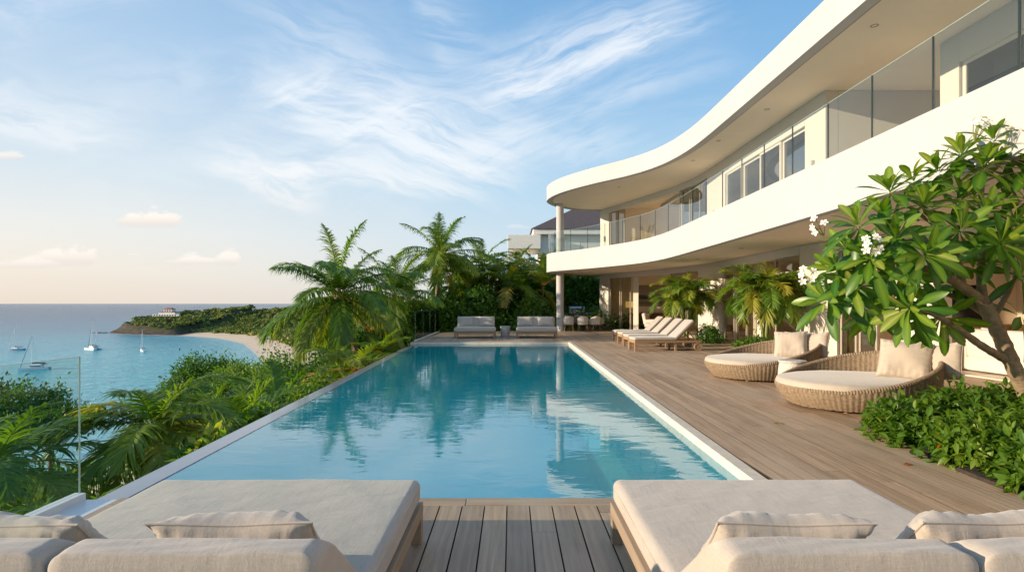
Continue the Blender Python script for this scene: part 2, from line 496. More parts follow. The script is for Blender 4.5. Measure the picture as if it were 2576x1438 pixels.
def leafmat(name, stops, rough=0.42, transl=0.42, spec=0.4, scale=8.0):
    """leaf colour by the 'tint' attribute (leaf age and kind), with light passing through the blade"""
    m, n, out = newmat(name)
    t = tintattr(n)
    f = n.noise(ocoord(n), scale, 3, 0.6)
    tt = n.m('ADD', t, n.m('MULTIPLY', n.m('SUBTRACT', f, 0.5), 0.12), clamp=True)
    c = n.ramp(tt, stops)
    b = pbsdf(n, None, c, rough, None, spec)
    tl = n.node('ShaderNodeBsdfTranslucent')
    c2 = n.vm('MULTIPLY', c, (1.6, 1.6, 0.45))
    n.put(tl.inputs[0], c2)
    mx = n.node('ShaderNodeMixShader'); mx.inputs[0].default_value = transl
    n.t.links.new(b.outputs[0], mx.inputs[1]); n.t.links.new(tl.outputs[0], mx.inputs[2])
    n.t.links.new(mx.outputs[0], out.inputs[0])
    return m


leafmat('palm_leaf', [(0.0, (0.047, 0.114, 0.019)), (0.35, (0.098, 0.198, 0.028)), (0.62, (0.187, 0.277, 0.034)), (0.82, (0.377, 0.348, 0.052)), (1.0, (0.471, 0.270, 0.068))])
leafmat('bush_leaf', [(0.0, (0.032, 0.088, 0.017)), (0.4, (0.066, 0.165, 0.023)), (0.75, (0.138, 0.244, 0.031)), (1.0, (0.290, 0.330, 0.052))])
leafmat('bright_leaf', [(0.0, (0.044, 0.114, 0.010)), (0.45, (0.094, 0.190, 0.016)), (0.8, (0.188, 0.267, 0.023)), (0.93, (0.325, 0.309, 0.033)), (0.965, (0.526, 0.114, 0.021)), (1.0, (0.526, 0.144, 0.026))])
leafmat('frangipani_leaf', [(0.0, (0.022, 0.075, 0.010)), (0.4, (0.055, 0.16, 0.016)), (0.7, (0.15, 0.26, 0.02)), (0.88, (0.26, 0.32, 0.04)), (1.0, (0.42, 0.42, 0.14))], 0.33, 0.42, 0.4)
leafmat('wood_leaf', [(0.0, (0.094, 0.130, 0.035)), (0.4, (0.155, 0.201, 0.045)), (0.8, (0.246, 0.271, 0.063)), (1.0, (0.350, 0.308, 0.089))], 0.7, 0.15, 0.2, 0.1)
simple('bark', (0.23, 0.18, 0.13), 0.9, 0.35, 18, 0.9, 0.012, 40)
simple('palm_bark', (0.24, 0.17, 0.115), 0.9, 0.3, 12, 0.9, 0.015, 30)
simple('green_stem', (0.20, 0.22, 0.06), 0.5, 0.2, 9, 0.2)

m, n, out = newmat('frangipani_bark')
co = ocoord(n)
f = n.noise(co, 9, 5, 0.65); g = n.noise(n.map(co, (14, 14, 55)), 1.0, 3, 0.6)
c = n.ramp(f, [(0.3, (0.17, 0.12, 0.07)), (0.55, (0.30, 0.22, 0.13)), (0.75, (0.40, 0.31, 0.19))])
c = n.mix(n.rng(g, 0.66, 0.72, 0.0, 0.6), c, (0.55, 0.47, 0.33))
pbsdf(n, out, c, 0.8, n.bump(n.m('ADD', f, g), 0.7, 0.012), 0.3)

# ground: leaf litter and earth; beach sand and headland rock by height and slope
m, n, out = newmat('terrain_mat')
geo = n.node('ShaderNodeNewGeometry')
px, py, pz = n.sep(geo.outputs['Position'])
nx, ny, nz = n.sep(geo.outputs['Normal'])
f = n.noise(geo.outputs['Position'], 0.08, 6, 0.65); g = n.noise(geo.outputs['Position'], 1.4, 5, 0.65)
green = n.ramp(g, [(0.3, (0.030, 0.045, 0.016)), (0.7, (0.075, 0.085, 0.032))])
sand = n.ramp(f, [(0.3, (0.66, 0.50, 0.34)), (0.7, (0.78, 0.61, 0.43))])
rock = n.ramp(n.noise(n.map(geo.outputs['Position'], (1, 1, 2.5)), 0.11, 6, 0.7), [(0.3, (0.03, 0.025, 0.02)), (0.55, (0.09, 0.07, 0.05)), (0.75, (0.19, 0.15, 0.105))])
zz = n.m('ADD', pz, n.m('MULTIPLY', n.m('SUBTRACT', f, 0.5), 1.5))
c = n.mix(n.m('MAXIMUM', n.rng(zz, -30.6, -30.0), n.rng(px, -352, -372)), sand, green)
steep = n.m('MAXIMUM', n.rng(nz, 0.93, 0.78), n.m('MULTIPLY', n.rng(px, -352, -372), n.rng(zz, -27, -30.5)))
c = n.mix(n.m('MULTIPLY', steep, n.rng(py, 300, 420)), c, rock)
wet = n.rng(pz, -33.45, -33.0, 0.6, 0.0)
c = n.mix(wet, c, (0.55, 0.50, 0.42))
pbsdf(n, out, c, 0.9, n.bump(g, 0.5, 0.2), 0.2)

# abstract seascape canvas: bands of soft grey and sand, no known picture
m, n, out = newmat('canvas_paint')
co = ocoord(n)
x, y, z = n.sep(co)
q = n.m('ADD', z, n.m('MULTIPLY', n.m('SUBTRACT', n.noise(n.map(co, (0.7, 1, 5)), 1.0, 4, 0.6), 0.5), 0.22))
c = n.ramp(n.rng(q, -0.6, 0.6, smooth=False), [(0.0, (0.34, 0.28, 0.21)), (0.18, (0.16, 0.15, 0.14)), (0.27, (0.36, 0.30, 0.23)), (0.42, (0.06, 0.06, 0.07)), (0.5, (0.12, 0.11, 0.11)), (0.56, (0.34, 0.30, 0.25)), (1.0, (0.30, 0.24, 0.17))])
pbsdf(n, out, c, 0.8, None, 0.2)

# ------------------------------------------------------------------ mesh helpers
def raw_mesh(name, V, F3=None, F4=None, T=None, smooth=False, ngons=None):
    """fast mesh from arrays of triangles and quads (and a few n-gons)"""
    V = np.asarray(V, dtype=np.float32).reshape(-1, 3)
    me = bpy.data.meshes.new(name)
    me.vertices.add(len(V)); me.vertices.foreach_set('co', V.ravel())
    idx = []; cnt = []
    if F3 is not None and len(F3):
        a = np.asarray(F3, dtype=np.int32); idx.append(a.ravel()); cnt.append(np.full(len(a), 3, np.int32))
    if F4 is not None and len(F4):
        a = np.asarray(F4, dtype=np.int32); idx.append(a.ravel()); cnt.append(np.full(len(a), 4, np.int32))
    if ngons:
        for g in ngons:
            idx.append(np.asarray(g, np.int32)); cnt.append(np.array([len(g)], np.int32))
    idx = np.concatenate(idx); cnt = np.concatenate(cnt)
    st = np.concatenate(([0], np.cumsum(cnt)[:-1])).astype(np.int32)
    me.loops.add(len(idx)); me.loops.foreach_set('vertex_index', idx)
    me.polygons.add(len(cnt)); me.polygons.foreach_set('loop_start', st); me.polygons.foreach_set('loop_total', cnt)
    me.update(calc_edges=True)
    if T is not None:
        at = me.attributes.new('tint', 'FLOAT', 'POINT')
        at.data.foreach_set('value', np.asarray(T, np.float32).ravel())
    me.validate()
    me.polygons.foreach_set('use_smooth', np.full(len(me.polygons), bool(smooth)))
    return me


def link(name, me, mat, parent=None):
    o = bpy.data.objects.new(name, me)
    if me is not None and mat is not None and len(me.materials) == 0:
        me.materials.append(MATS[mat] if isinstance(mat, str) else mat)
    COL.objects.link(o)
    if parent is not None: o.parent = parent
    return o


def tag(o, label=None, cat=None, group=None, kind=None):
    if label: o['label'] = label
    if cat: o['category'] = cat
    if group: o['group'] = group
    if kind: o['kind'] = kind
    return o


def thing(name, label, cat, loc=(0, 0, 0), rz=0.0, group=None):
    o = bpy.data.objects.new(name, None)
    COL.objects.link(o)
    o.location = loc; o.rotation_euler = (0, 0, rz)
    o.empty_display_size = 0.2
    return tag(o, label, cat, group)


def kids(o): return [c for c in o.children]


def copy_tree(o, parent=None):
    c = o.copy()
    COL.objects.link(c)
    if parent is not None: c.parent = parent
    for ch in kids(o): copy_tree(ch, c)
    return c


class MB:
    """collects shapes into ONE mesh; off is taken from every vertex (the thing's place)"""
    def __init__(self, off=(0, 0, 0)):
        self.v = []; self.q = []; self.t3 = []; self.ng = []; self.t = []; self.off = Vector(off); self.n = 0
        self.tv = 0.5
    def add(self, vs, quads=(), tris=(), ngons=()):
        b = self.n
        self.v += [tuple(x) for x in vs]; self.t += [self.tv] * len(vs); self.n += len(vs)
        self.q += [tuple(i + b for i in f) for f in quads]
        self.t3 += [tuple(i + b for i in f) for f in tris]
        self.ng += [[i + b for i in f] for f in ngons]
        return self
    def box(self, x0, x1, y0, y1, z0, z1):
        vs = [(x0, y0, z0), (x1, y0, z0), (x1, y1, z0), (x0, y1, z0), (x0, y0, z1), (x1, y0, z1), (x1, y1, z1), (x0, y1, z1)]
        return self.add(vs, [(0, 3, 2, 1), (4, 5, 6, 7), (0, 1, 5, 4), (1, 2, 6, 5), (2, 3, 7, 6), (3, 0, 4, 7)])
    def cbox(self, x0, x1, y0, y1, z0, z1, b=0.006):
        """box with chamfered edges"""
        bm = bmesh.new()
        bmesh.ops.create_cube(bm, size=1.0)
        for v in bm.verts:
            v.co = Vector(((x0 + x1) / 2 + v.co.x * (x1 - x0), (y0 + y1) / 2 + v.co.y * (y1 - y0), (z0 + z1) / 2 + v.co.z * (z1 - z0)))
        bmesh.ops.bevel(bm, geom=bm.edges[:], offset=b, segments=2, profile=0.6, affect='EDGES')
        return self.bm(bm)
    def bm(self, bm, mtx=None):
        bm.verts.index_update()
        vs = [(mtx @ v.co if mtx else v.co) for v in bm.verts]
        q = []; t = []; g = []
        for f in bm.faces:
            ix = [v.index for v in f.verts]
            (q if len(ix) == 4 else t if len(ix) == 3 else g).append(ix)
        bm.free()
        return self.add(vs, q, t, g)
    def bar(self, a, b, w, h, up=(0, 0, 1), b_=0.0):
        """rectangular bar from a to b"""
        a = Vector(a); b = Vector(b); d = (b - a).normalized(); up = Vector(up)
        s = d.cross(up)
        if s.length < 1e-4: s = d.cross(Vector((1, 0, 0)))
        s.normalize(); u = s.cross(d).normalized()
        vs = []
        for p in (a, b):
            for sx, su in ((-1, -1), (1, -1), (1, 1), (-1, 1)):
                vs.append(p + s * (sx * w / 2) + u * (su * h / 2))
        return self.add(vs, [(0, 1, 2, 3), (7, 6, 5, 4), (0, 4, 5, 1), (1, 5, 6, 2), (2, 6, 7, 3), (3, 7, 4, 0)])
    def tube(self, pts, rad, n=8, cap=True):
        pts = [Vector(p) for p in pts]
        if not isinstance(rad, (list, tuple)): rad = [rad] * len(pts)
        vs = []; qs = []
        prev = None
        for i, p in enumerate(pts):
            d = (pts[min(i + 1, len(pts) - 1)] - pts[max(i - 1, 0)]).normalized()
            if prev is None:
                s = d.cross(Vector((0, 0, 1)))
                if s.length < 1e-3: s = d.cross(Vector((1, 0, 0)))
            else:
                s = prev - d * prev.dot(d)
            s.normalize(); prev = s.copy(); u = d.cross(s)
            for k in range(n):
                a = 2 * math.pi * k / n
                vs.append(p + s * (math.cos(a) * rad[i]) + u * (math.sin(a) * rad[i]))
        for i in range(len(pts) - 1):
            for k in range(n):
                qs.append((i * n + k, i * n + (k + 1) % n, (i + 1) * n + (k + 1) % n, (i + 1) * n + k))
        g = [list(range(n))[::-1], [len(vs) - n + k for k in range(n)]] if cap else []
        return self.add(vs, qs, (), g)
    def lathe(self, prof, n=32, c=(0, 0)):
        vs = []; qs = []
        for r, z in prof:
            for k in range(n):
                a = 2 * math.pi * k / n
                vs.append((c[0] + r * math.cos(a), c[1] + r * math.sin(a), z))
        for i in range(len(prof) - 1):
            for k in range(n):
                qs.append((i * n + k, i * n + (k + 1) % n, (i + 1) * n + (k + 1) % n, (i + 1) * n + k))
        return self.add(vs, qs, (), [list(range(n))[::-1], [len(vs) - n + k for k in range(n)]])
    def prism(self, pts, z0, z1):
        n = len(pts)
        vs = [(p[0], p[1], z0) for p in pts] + [(p[0], p[1], z1) for p in pts]
        return self.add(vs, [(i, (i + 1) % n, n + (i + 1) % n, n + i) for i in range(n)], (),
                        [list(range(n))[::-1], list(range(n, 2 * n))])
    def ribbon(self, pa, pb, z0, z1):
        """closed wall between two plan polylines pa (outer) and pb (inner)"""
        n = len(pa); vs = []
        for a, b in zip(pa, pb):
            vs += [(a[0], a[1], z0), (a[0], a[1], z1), (b[0], b[1], z1), (b[0], b[1], z0)]
        qs = []
        for i in range(n - 1):
            for k in range(4):
                qs.append((4 * i + k, 4 * i + (k + 1) % 4, 4 * (i + 1) + (k + 1) % 4, 4 * (i + 1) + k))
        qs += [(3, 2, 1, 0), tuple(4 * (n - 1) + k for k in range(4))]
        return self.add(vs, qs)
    def build(self, name, mat, parent=None, smooth=False, sharp=40):
        V = np.array(self.v, np.float32).reshape(-1, 3) - np.array(self.off, np.float32)
        me = raw_mesh(name, V, self.t3, self.q, self.t, smooth, self.ng)
        bm = bmesh.new(); bm.from_mesh(me); bmesh.ops.recalc_face_normals(bm, faces=bm.faces[:]); bm.to_mesh(me); bm.free()
        me.polygons.foreach_set('use_smooth', np.full(len(me.polygons), bool(smooth)))
        if smooth:
            me.polygons.foreach_set('use_smooth', np.ones(len(me.polygons), bool))
            me.set_sharp_from_angle(angle=R(sharp))
        return link(name, me, mat, parent)


def vnoise(p, seed=0.0):
    """cheap smooth pseudo-noise for small relief"""
    x, y, z = p
    return (math.sin(x * 3.1 + seed) * math.cos(y * 2.7 + seed * 1.7) + 0.5 * math.sin(x * 7.3 + y * 5.1 + z * 6.1 + seed * 2.3)
            + 0.25 * math.sin(x * 15.1 - y * 12.7 + z * 11.0 + seed * 0.7)) / 1.75


def rbox_mesh(sx, sy, sz, r, seg=5, inner=14, bulge=0.0, wob=0.0, seed=1.0, taper=None):
    """upholstery block: box with round edges, slightly crowned top, faint unevenness; base at z=0"""
    hx, hy, hz = sx / 2, sy / 2, sz / 2
    def lines(h):
        e = min(r, h * 0.98)
        c = [math.tan(math.pi / 4 * k / seg) for k in range(seg + 1)]
        a = [-h + e * (1 - q) for q in c[::-1]]          # from -h to -h+e
        mid = list(np.linspace(-h + e, h - e, inner + 1))[1:-1]
        return a + mid + [-q for q in a[::-1]]
    L = [lines(hx), lines(hy), lines(hz)]
    H = (hx, hy, hz)
    bm = bmesh.new()
    for ax in range(3):
        u, w = (ax + 1) % 3, (ax + 2) % 3
        for sg in (-1, 1):
            grid = []
            for a in L[u]:
                row = []
                for b in L[w]:
                    p = [0, 0, 0]; p[ax] = sg * H[ax]; p[u] = a; p[w] = b
                    q = [max(-(H[i] - min(r, H[i] * .98)), min(H[i] - min(r, H[i] * .98), p[i])) for i in range(3)]
                    d = Vector([p[i] - q[i] for i in range(3)])
                    if d.length > 1e-9: d = d.normalized() * min(r, min(H) * .98 if False else r)
                    d = Vector([math.copysign(min(abs(d[i]), min(r, H[i] * .98)), d[i]) for i in range(3)])
                    row.append(bm.verts.new(Vector(q) + d))
                grid.append(row)
            for i in range(len(grid) - 1):
                for j in range(len(grid[0]) - 1):
                    f = (grid[i][j], grid[i + 1][j], grid[i + 1][j + 1], grid[i][j + 1])
                    bm.faces.new(f if sg > 0 else f[::-1])
    bmesh.ops.remove_doubles(bm, verts=bm.verts[:], dist=1e-5)
    for v in bm.verts:
        x, y, z = v.co
        u, w = x / hx, y / hy
        if z > 0: v.co.z += bulge * max(0, (1 - u ** 4)) * max(0, (1 - w ** 4))
        k = wob * vnoise((x * 1.7, y * 1.7, z), seed)
        v.co += v.normal * k if False else Vector((k * 0.5 * u, k * 0.5 * w, k if z > 0 else 0))
        if taper: v.co = taper(v.co)
        v.co.z += hz
    return bm


def cushion(name, dims, r, mat, parent, loc=(0, 0, 0), rot=(0, 0, 0), bulge=0.015, wob=0.006, seed=1.0, seg=5, inner=14):
    bm = rbox_mesh(*dims, r, seg, inner, bulge, wob, seed)
    me = bpy.data.meshes.new(name); bm.to_mesh(me); bm.free()
    me.polygons.foreach_set('use_smooth', np.ones(len(me.polygons), bool))
    o = link(name, me, mat, parent)
    o.location = loc; o.rotation_euler = rot
    return o


def pillow_mesh(name, w, h, t, seed=0.0, n=28, wr=1.0):
    """scatter cushion standing in the XZ plane, base at z=0, soft with pinched corners and creases by the seam"""
    V = []; F = []
    rs = random.Random(seed)
    ph = [rs.uniform(0, 6.28) for _ in range(8)]
    for sgn in (1, -1):
        for i in range(n + 1):
            for j in range(n + 1):
                u = -math.cos(math.pi * i / n); v = -math.cos(math.pi * j / n)
                u = 0.55 * u + 0.45 * (2 * i / n - 1); v = 0.55 * v + 0.45 * (2 * j / n - 1)
                ex = 1 - 0.055 * (1 - v * v); ey = 1 - 0.055 * (1 - u * u)
                x = w / 2 * u * ex; z = h / 2 * v * ey
                prof = (max(0, 1 - u ** 4) ** 0.62) * (max(0, 1 - v ** 4) ** 0.62)
                cr = 0.0
                ed = (abs(u) ** 3 + abs(v) ** 3)
                cr += 0.012 * math.sin(5 * u + 3 * v + ph[0]) + 0.008 * math.sin(7 * v - 4 * u + 2 * math.sin(3 * u + ph[6]) + ph[1])
                rd = math.atan2(v + 1.05, u - 0.1 * math.sin(ph[7])); cr += 0.022 * max(0, -v) * math.sin(9 * rd + ph[7])
                cr += 0.055 * ed * math.sin(24 * u + ph[2]) * (abs(v) ** 1.5)
                cr += 0.055 * ed * math.sin(22 * v + ph[3]) * (abs(u) ** 1.5)
                cr += 0.05 * math.sin(3.1 * u + ph[4]) * math.cos(2.6 * v + ph[5])
                y = sgn * t / 2 * prof * (1 + wr * cr * 3.0)
                z2 = z + h / 2 * ey * 0 + h / 2
                z2 -= 0.05 * h * math.exp(-((u) ** 2) * 5) * max(0, v) ** 2 * 0.6
                V.append((x, y, z2))
    m = (n + 1) ** 2
    for s in range(2):
        for i in range(n):
            for j in range(n):
                a = s * m + i * (n + 1) + j
                f = (a, a + n + 1, a + n + 2, a + 1)
                F.append(f[::-1] if s == 0 else f)
    me = raw_mesh(name, V, None, F, None, True)
    bm = bmesh.new(); bm.from_mesh(me)
    bmesh.ops.remove_doubles(bm, verts=bm.verts[:], dist=2e-4)
    bmesh.ops.recalc_face_normals(bm, faces=bm.faces[:])
    bm.to_mesh(me); bm.free()
    me.polygons.foreach_set('use_smooth', np.ones(len(me.polygons), bool))
    return me


def pillow(label, dims, loc, rot, mat='linen', seed=0.0, piping=True, group=None, me=None):
    """a loose pillow: body mesh with its seam piping as a part"""
    w, h, t = dims
    o = link('pillow', me or pillow_mesh('pillow', w, h, t, seed), mat)
    o.location = loc; o.rotation_euler = rot
    tag(o, label, 'pillow', group)
    if piping:
        mb = MB(); pts = []
        k = 24
        def edge(u, v): return (w / 2 * u * (1 - 0.055 * (1 - v * v)), 0, h / 2 * v * (1 - 0.055 * (1 - u * u)) + h / 2 - 0.05 * h * math.exp(-(u ** 2) * 5) * max(0, v) ** 2 * 0.6)
        for a in np.linspace(-1, 1, k)[:-1]: pts.append(edge(a, -1))
        for a in np.linspace(-1, 1, k)[:-1]: pts.append(edge(1, a))
        for a in np.linspace(1, -1, k)[:-1]: pts.append(edge(a, 1))
        for a in np.linspace(1, -1, k): pts.append(edge(-1, a))
        mb.tube(pts, 0.0045, 6)
        mb.build('piping', mat, o, True)
    return o


def catmull(P, per=10):
    P = [np.array(p, float) for p in P]
    P = [2 * P[0] - P[1]] + P + [2 * P[-1] - P[-2]]
    out = []
    for i in range(1, len(P) - 2):
        p0, p1, p2, p3 = P[i - 1:i + 3]
        for k in range(per):
            t = k / per
            out.append(0.5 * ((2 * p1) + (-p0 + p2) * t + (2 * p0 - 5 * p1 + 4 * p2 - p3) * t ** 2 + (-p0 + 3 * p1 - 3 * p2 + p3) * t ** 3))
    out.append(P[-2])
    return [tuple(q) for q in out]


def offset_poly(pts, d):
    """parallel polyline, d to the right of the direction of travel"""
    out = []
    for i, p in enumerate(pts):
        a = pts[max(i - 1, 0)]; b = pts[min(i + 1, len(pts) - 1)]
        tx, ty = b[0] - a[0], b[1] - a[1]; l = math.hypot(tx, ty) or 1
        out.append((p[0] + ty / l * d, p[1] - tx / l * d))
    return out


def resample(pts, step):
    s = [0.0]
    for a, b in zip(pts, pts[1:]): s.append(s[-1] + math.hypot(b[0] - a[0], b[1] - a[1]))
    n = max(2, int(s[-1] / step) + 1)
    t = np.linspace(0, s[-1], n)
    return list(zip(np.interp(t, s, [p[0] for p in pts]), np.interp(t, s, [p[1] for p in pts]))), s[-1]


def at(x, y, Y):
    """the point at distance Y seen at (x, y) of the 2576 px wide photograph"""
    return Vector(((x - 1290) * Y / 1400.0, Y, 1.5 + (763 - y) * Y / 1400.0))


# ------------------------------------------------------------------ terrain, sea, beach
SEA = -33.5
SHORE = [(-480, 662), (-462, 650), (-440, 634), (-410, 622), (-378, 612), (-340, 592), (-300, 562), (-262, 520), (-232, 480), (-200, 425), (-172, 375), (-150, 335), (-116, 270), (-94, 190), (-82, 110), (-78, 20), (-78, -80)]
LAND = SHORE + [(400, -80), (400, 1050), (-250, 1050), (-330, 900), (-420, 800), (-470, 700)]
LAND_A = np.array(LAND, float)


def sd_land(X, Y):
    """signed distance to the coast, positive inland"""
    shp = X.shape; x = X.ravel(); y = Y.ravel()
    best = np.full(x.shape, 1e9); ins = np.zeros(x.shape, bool)
    n = len(LAND_A)
    for i in range(n):
        ax, ay = LAND_A[i]; bx, by = LAND_A[(i + 1) % n]
        ex, ey = bx - ax, by - ay
        t = np.clip(((x - ax) * ex + (y - ay) * ey) / (ex * ex + ey * ey), 0, 1)
        best = np.minimum(best, np.hypot(x - ax - t * ex, y - ay - t * ey))
        c = ((ay > y) != (by > y)) & (x < (bx - ax) * (y - ay) / ((by - ay) if by != ay else 1e-9) + ax)
        ins ^= c
    return (np.where(ins, best, -best)).reshape(shp)


RIDGE = [(-474, 660, -34), (-458, 668, -27), (-436, 688, -15.0), (-412, 735, -5.0), (-372, 790, 0.5), (-325, 805, 4.0), (-240, 790, 8), (-120, 740, 8), (60, 640, 8), (300, 600, 8)]


def fbm(X, Y, s, seed=0):
    r = np.random.RandomState(seed)
    out = 0; amp = 1.0
    for o in range(5):
        a, b, c, d = r.uniform(0, 6.28, 4); th = r.uniform(0, 3.14)
        u = X * math.cos(th) + Y * math.sin(th); v = -X * math.sin(th) + Y * math.cos(th)
        out = out + amp * np.sin(u / s + a + 1.3 * np.sin(v / s * 0.8 + b)) * np.cos(v / s * 1.1 + c)
        s *= 0.5; amp *= 0.55
    return out


def height(X, Y):
    X = np.asarray(X, float); Y = np.asarray(Y, float)
    d = sd_land(X, Y)
    base = SEA + np.where(d > 0, np.minimum(d, 45) * 0.075 + np.clip(d - 45, 0, None) * 0.05, np.maximum(d * 0.08, -12))
    rid = np.full(X.shape, -60.0)
    for (ax, ay, az), (bx, by, bz) in zip(RIDGE, RIDGE[1:]):
        ex, ey = bx - ax, by - ay
        t = np.clip(((X - ax) * ex + (Y - ay) * ey) / (ex * ex + ey * ey), 0, 1)
        q = np.hypot(X - ax - t * ex, Y - ay - t * ey)
        rid = np.maximum(rid, az + t * (bz - az) - 4.0 - q * np.where(X < -365, 0.13, 0.22))
    rid = rid + 2.4 * fbm(X, Y, 24.0, 3) * np.clip((rid - SEA) / 10, 0, 1)
    lim = SEA - 0.5 + np.where(X < -370, np.clip(d, -4, None) * 0.85, np.clip(d - 34, -50, None) * 0.42)
    rid = np.minimum(rid, lim)
    # the villa's hill: level ground, falling away steeply to the sea on the left
    qx = np.clip(-4.3 - X, 0, None); qy = np.clip(Y - 75, 0, None) + np.clip(-45 - Y, 0, None)
    q = np.hypot(qx, qy)
    plat = np.where(Y > 26.5, -0.35 + 0.0 * Y, -2.7) 
    plat = -2.7 + 2.35 * np.clip((Y - 25.5) / 2.5, 0, 1) * np.clip((X + 7.0) / 3.0, 0, 1)
    hill = plat - q * 0.42 - np.clip(q - 6, 0, None) * 0.10 + 0.25 * fbm(X, Y, 5.0, 7) * np.clip(q / 4, 0, 1)
    return np.maximum(np.maximum(base, rid), hill)


def axis(segs):
    out = []
    for a, b, st in segs: out += list(np.arange(a, b, st))
    return np.array(out + [segs[-1][1]])


ax_ = axis([(-620, -200, 7), (-200, -60, 5), (-60, -20, 2.0), (-20, 12, 0.8), (12, 60, 6), (60, 400, 30)])
ay_ = axis([(-80, -4, 6), (-4, 45, 0.9), (45, 110, 3), (110, 330, 9), (330, 860, 7), (860, 1050, 25)])
GX, GY = np.meshgrid(ax_, ay_)
GZ = height(GX, GY)
nx_, ny_ = len(ax_), len(ay_)
ii = (np.arange(ny_ - 1)[:, None] * nx_ + np.arange(nx_ - 1)[None, :]).ravel()
F = np.stack([ii, ii + 1, ii + 1 + nx_, ii + nx_], 1)
me = raw_mesh('ground', np.stack([GX.ravel(), GY.ravel(), GZ.ravel()], 1), None, F, None, True)
tag(link('ground', me, 'terrain_mat'), kind='structure')

# sea: one sheet to the horizon, finer near the coast so that the shallows can be marked
sx_ = axis([(-90000, -9000, 9000), (-9000, -900, 900), (-900, 100, 14), (100, 9000, 900), (9000, 90000, 9000)])
sy_ = axis([(-9000, -100, 900), (-100, 800, 14), (800, 9000, 820), (9000, 90000, 9000)])
SX, SY = np.meshgrid(sx_, sy_)
dsh = sd_land(SX, SY)
sh = np.clip(1 + (dsh - 8) / 55.0, 0, 1) ** 1.5
sh = np.where((SX < -380), sh * 0.2, sh)
n1, n2 = len(sx_), len(sy_)
ii = (np.arange(n2 - 1)[:, None] * n1 + np.arange(n1 - 1)[None, :]).ravel()
me = raw_mesh('sea', np.stack([SX.ravel(), SY.ravel(), np.full(SX.size, SEA)], 1), None, np.stack([ii, ii + 1, ii + 1 + n1, ii + n1], 1), sh.ravel(), True)
tag(link('sea', me, 'sea_water'), kind='structure')

# ------------------------------------------------------------------ pool and deck
PL0, PL1 = (-3.39, 4.30), (-3.96, 21.95)        # outer edge of the vanishing side, near and far
PR0, PR1 = (2.20, 4.30), (2.36, 21.95)          # deck edge on the house side
WZ = -0.105
rng = random.Random(5)


def lerp(a, b, t): return tuple(p + (q - p) * t for p, q in zip(a, b))


def edge_x(a, b, y): return a[0] + (b[0] - a[0]) * (y - a[1]) / (b[1] - a[1])


DEP = -1.55
mb = MB()
NW = 0.23
a, b, c, d = (PL0[0] + NW, 4.3), (PR0[0] - 0.13, 4.3), (PR1[0] - 0.13, 21.95), (PL1[0] + NW, 21.95)
q = [(a, b), (b, c), (c, d), (d, a)]
mb.add([(*a, DEP), (*b, DEP), (*c, DEP), (*d, DEP)], [(0, 1, 2, 3)])
for p, r_ in q:
    mb.add([(*p, DEP), (*r_, DEP), (*r_, 0.0 if False else WZ - 0.004 + (0.004 if False else 0)), (*p, WZ - 0.004)], [(0, 1, 2, 3)])
tag(mb.build('pool_basin', 'pool_plaster'), kind='structure')
# bench ledge along the house side and a flight of wide steps in the near right corner
mb = MB()
mb.add([(1.42, 4.32, DEP), (2.05, 4.32, DEP), (2.21, 21.9, DEP), (1.58, 21.9, DEP), (1.42, 4.32, -0.62), (2.05, 4.32, -0.62), (2.21, 21.9, -0.62), (1.58, 21.9, -0.62)],
       [(4, 5, 6, 7), (0, 3, 7, 4), (0, 4, 5, 1), (2, 6, 7, 3)])
for k in range(3):
    mb.box(1.05 - 0.42 * k, 2.04, 4.33, 5.9 + 0.0 * k, DEP + 0.002 * k, -0.36 - 0.33 * k)
tag(mb.build('pool_ledge', 'pool_ledge'), kind='structure')
# water sheet: over the basin and in a thin film to the lip of the vanishing edge
mb = MB()
nxw, nyw = 24, 60
vs = []; fs = []
for j in range(nyw + 1):
    y = 4.302 + (21.948 - 4.302) * j / nyw
    x0 = edge_x(PL0, PL1, y) + 0.22; x1 = edge_x(PR0, PR1, y) - 0.128
    for i in range(nxw + 1): vs.append((x0 + (x1 - x0) * i / nxw, y, WZ))
for j in range(nyw):
    for i in range(nxw):
        k = j * (nxw + 1) + i
        fs.append((k, k + 1, k + nxw + 2, k + nxw + 1))
me = raw_mesh('pool_water', vs, None, fs, None, True)
tag(link('pool_water', me, 'pool_water_mat'), kind='structure')
# vanishing edge wall: wet pale top, drop on the outside
mb = MB()
mb.prism([PL0, (PL0[0] + NW, 4.3), (PL1[0] + NW, 21.95), PL1], -3.2, WZ + 0.006)
tag(mb.build('pool_edge', 'wet_edge'), kind='structure')
# stone coping: house side and far side
mb = MB()
segs = 14
for k in range(segs):
    y0 = 4.305 + (21.95 - 4.305) * k / segs; y1 = 4.305 + (21.95 - 4.305) * (k + 1) / segs - 0.006
    xa0, xa1 = edge_x(PR0, PR1, y0), edge_x(PR0, PR1, y1)
    mb.add([(xa0 - 0.13, y0, -0.6), (xa0 - 0.004, y0, -0.6), (xa1 - 0.004, y1, -0.6), (xa1 - 0.13, y1, -0.6), (xa0 - 0.13, y0, -0.012), (xa0 - 0.004, y0, -0.012), (xa1 - 0.004, y1, -0.012), (xa1 - 0.13, y1, -0.012)],
           [(0, 3, 2, 1), (4, 5, 6, 7), (0, 1, 5, 4), (1, 2, 6, 5), (2, 3, 7, 6), (3, 0, 4, 7)])
mb.box(-3.97 - 0.05, 2.36, 21.952, 22.08, -3.0, -0.03)
tag(mb.build('pool_coping', 'coping_stone'), kind='structure')

mb = MB()
mb.box(-3.10, 9.6, -5, 4.29, -3.0, -0.045)          # what carries the boards, near
mb.box(2.37, 9.9, 4.29, 22.09, -3.0, -0.045)
mb.box(-4.0, 9.9, 22.09, 35.0, -3.0, -0.045)
tag(mb.build('deck_base', 'dark_metal'), kind='structure')


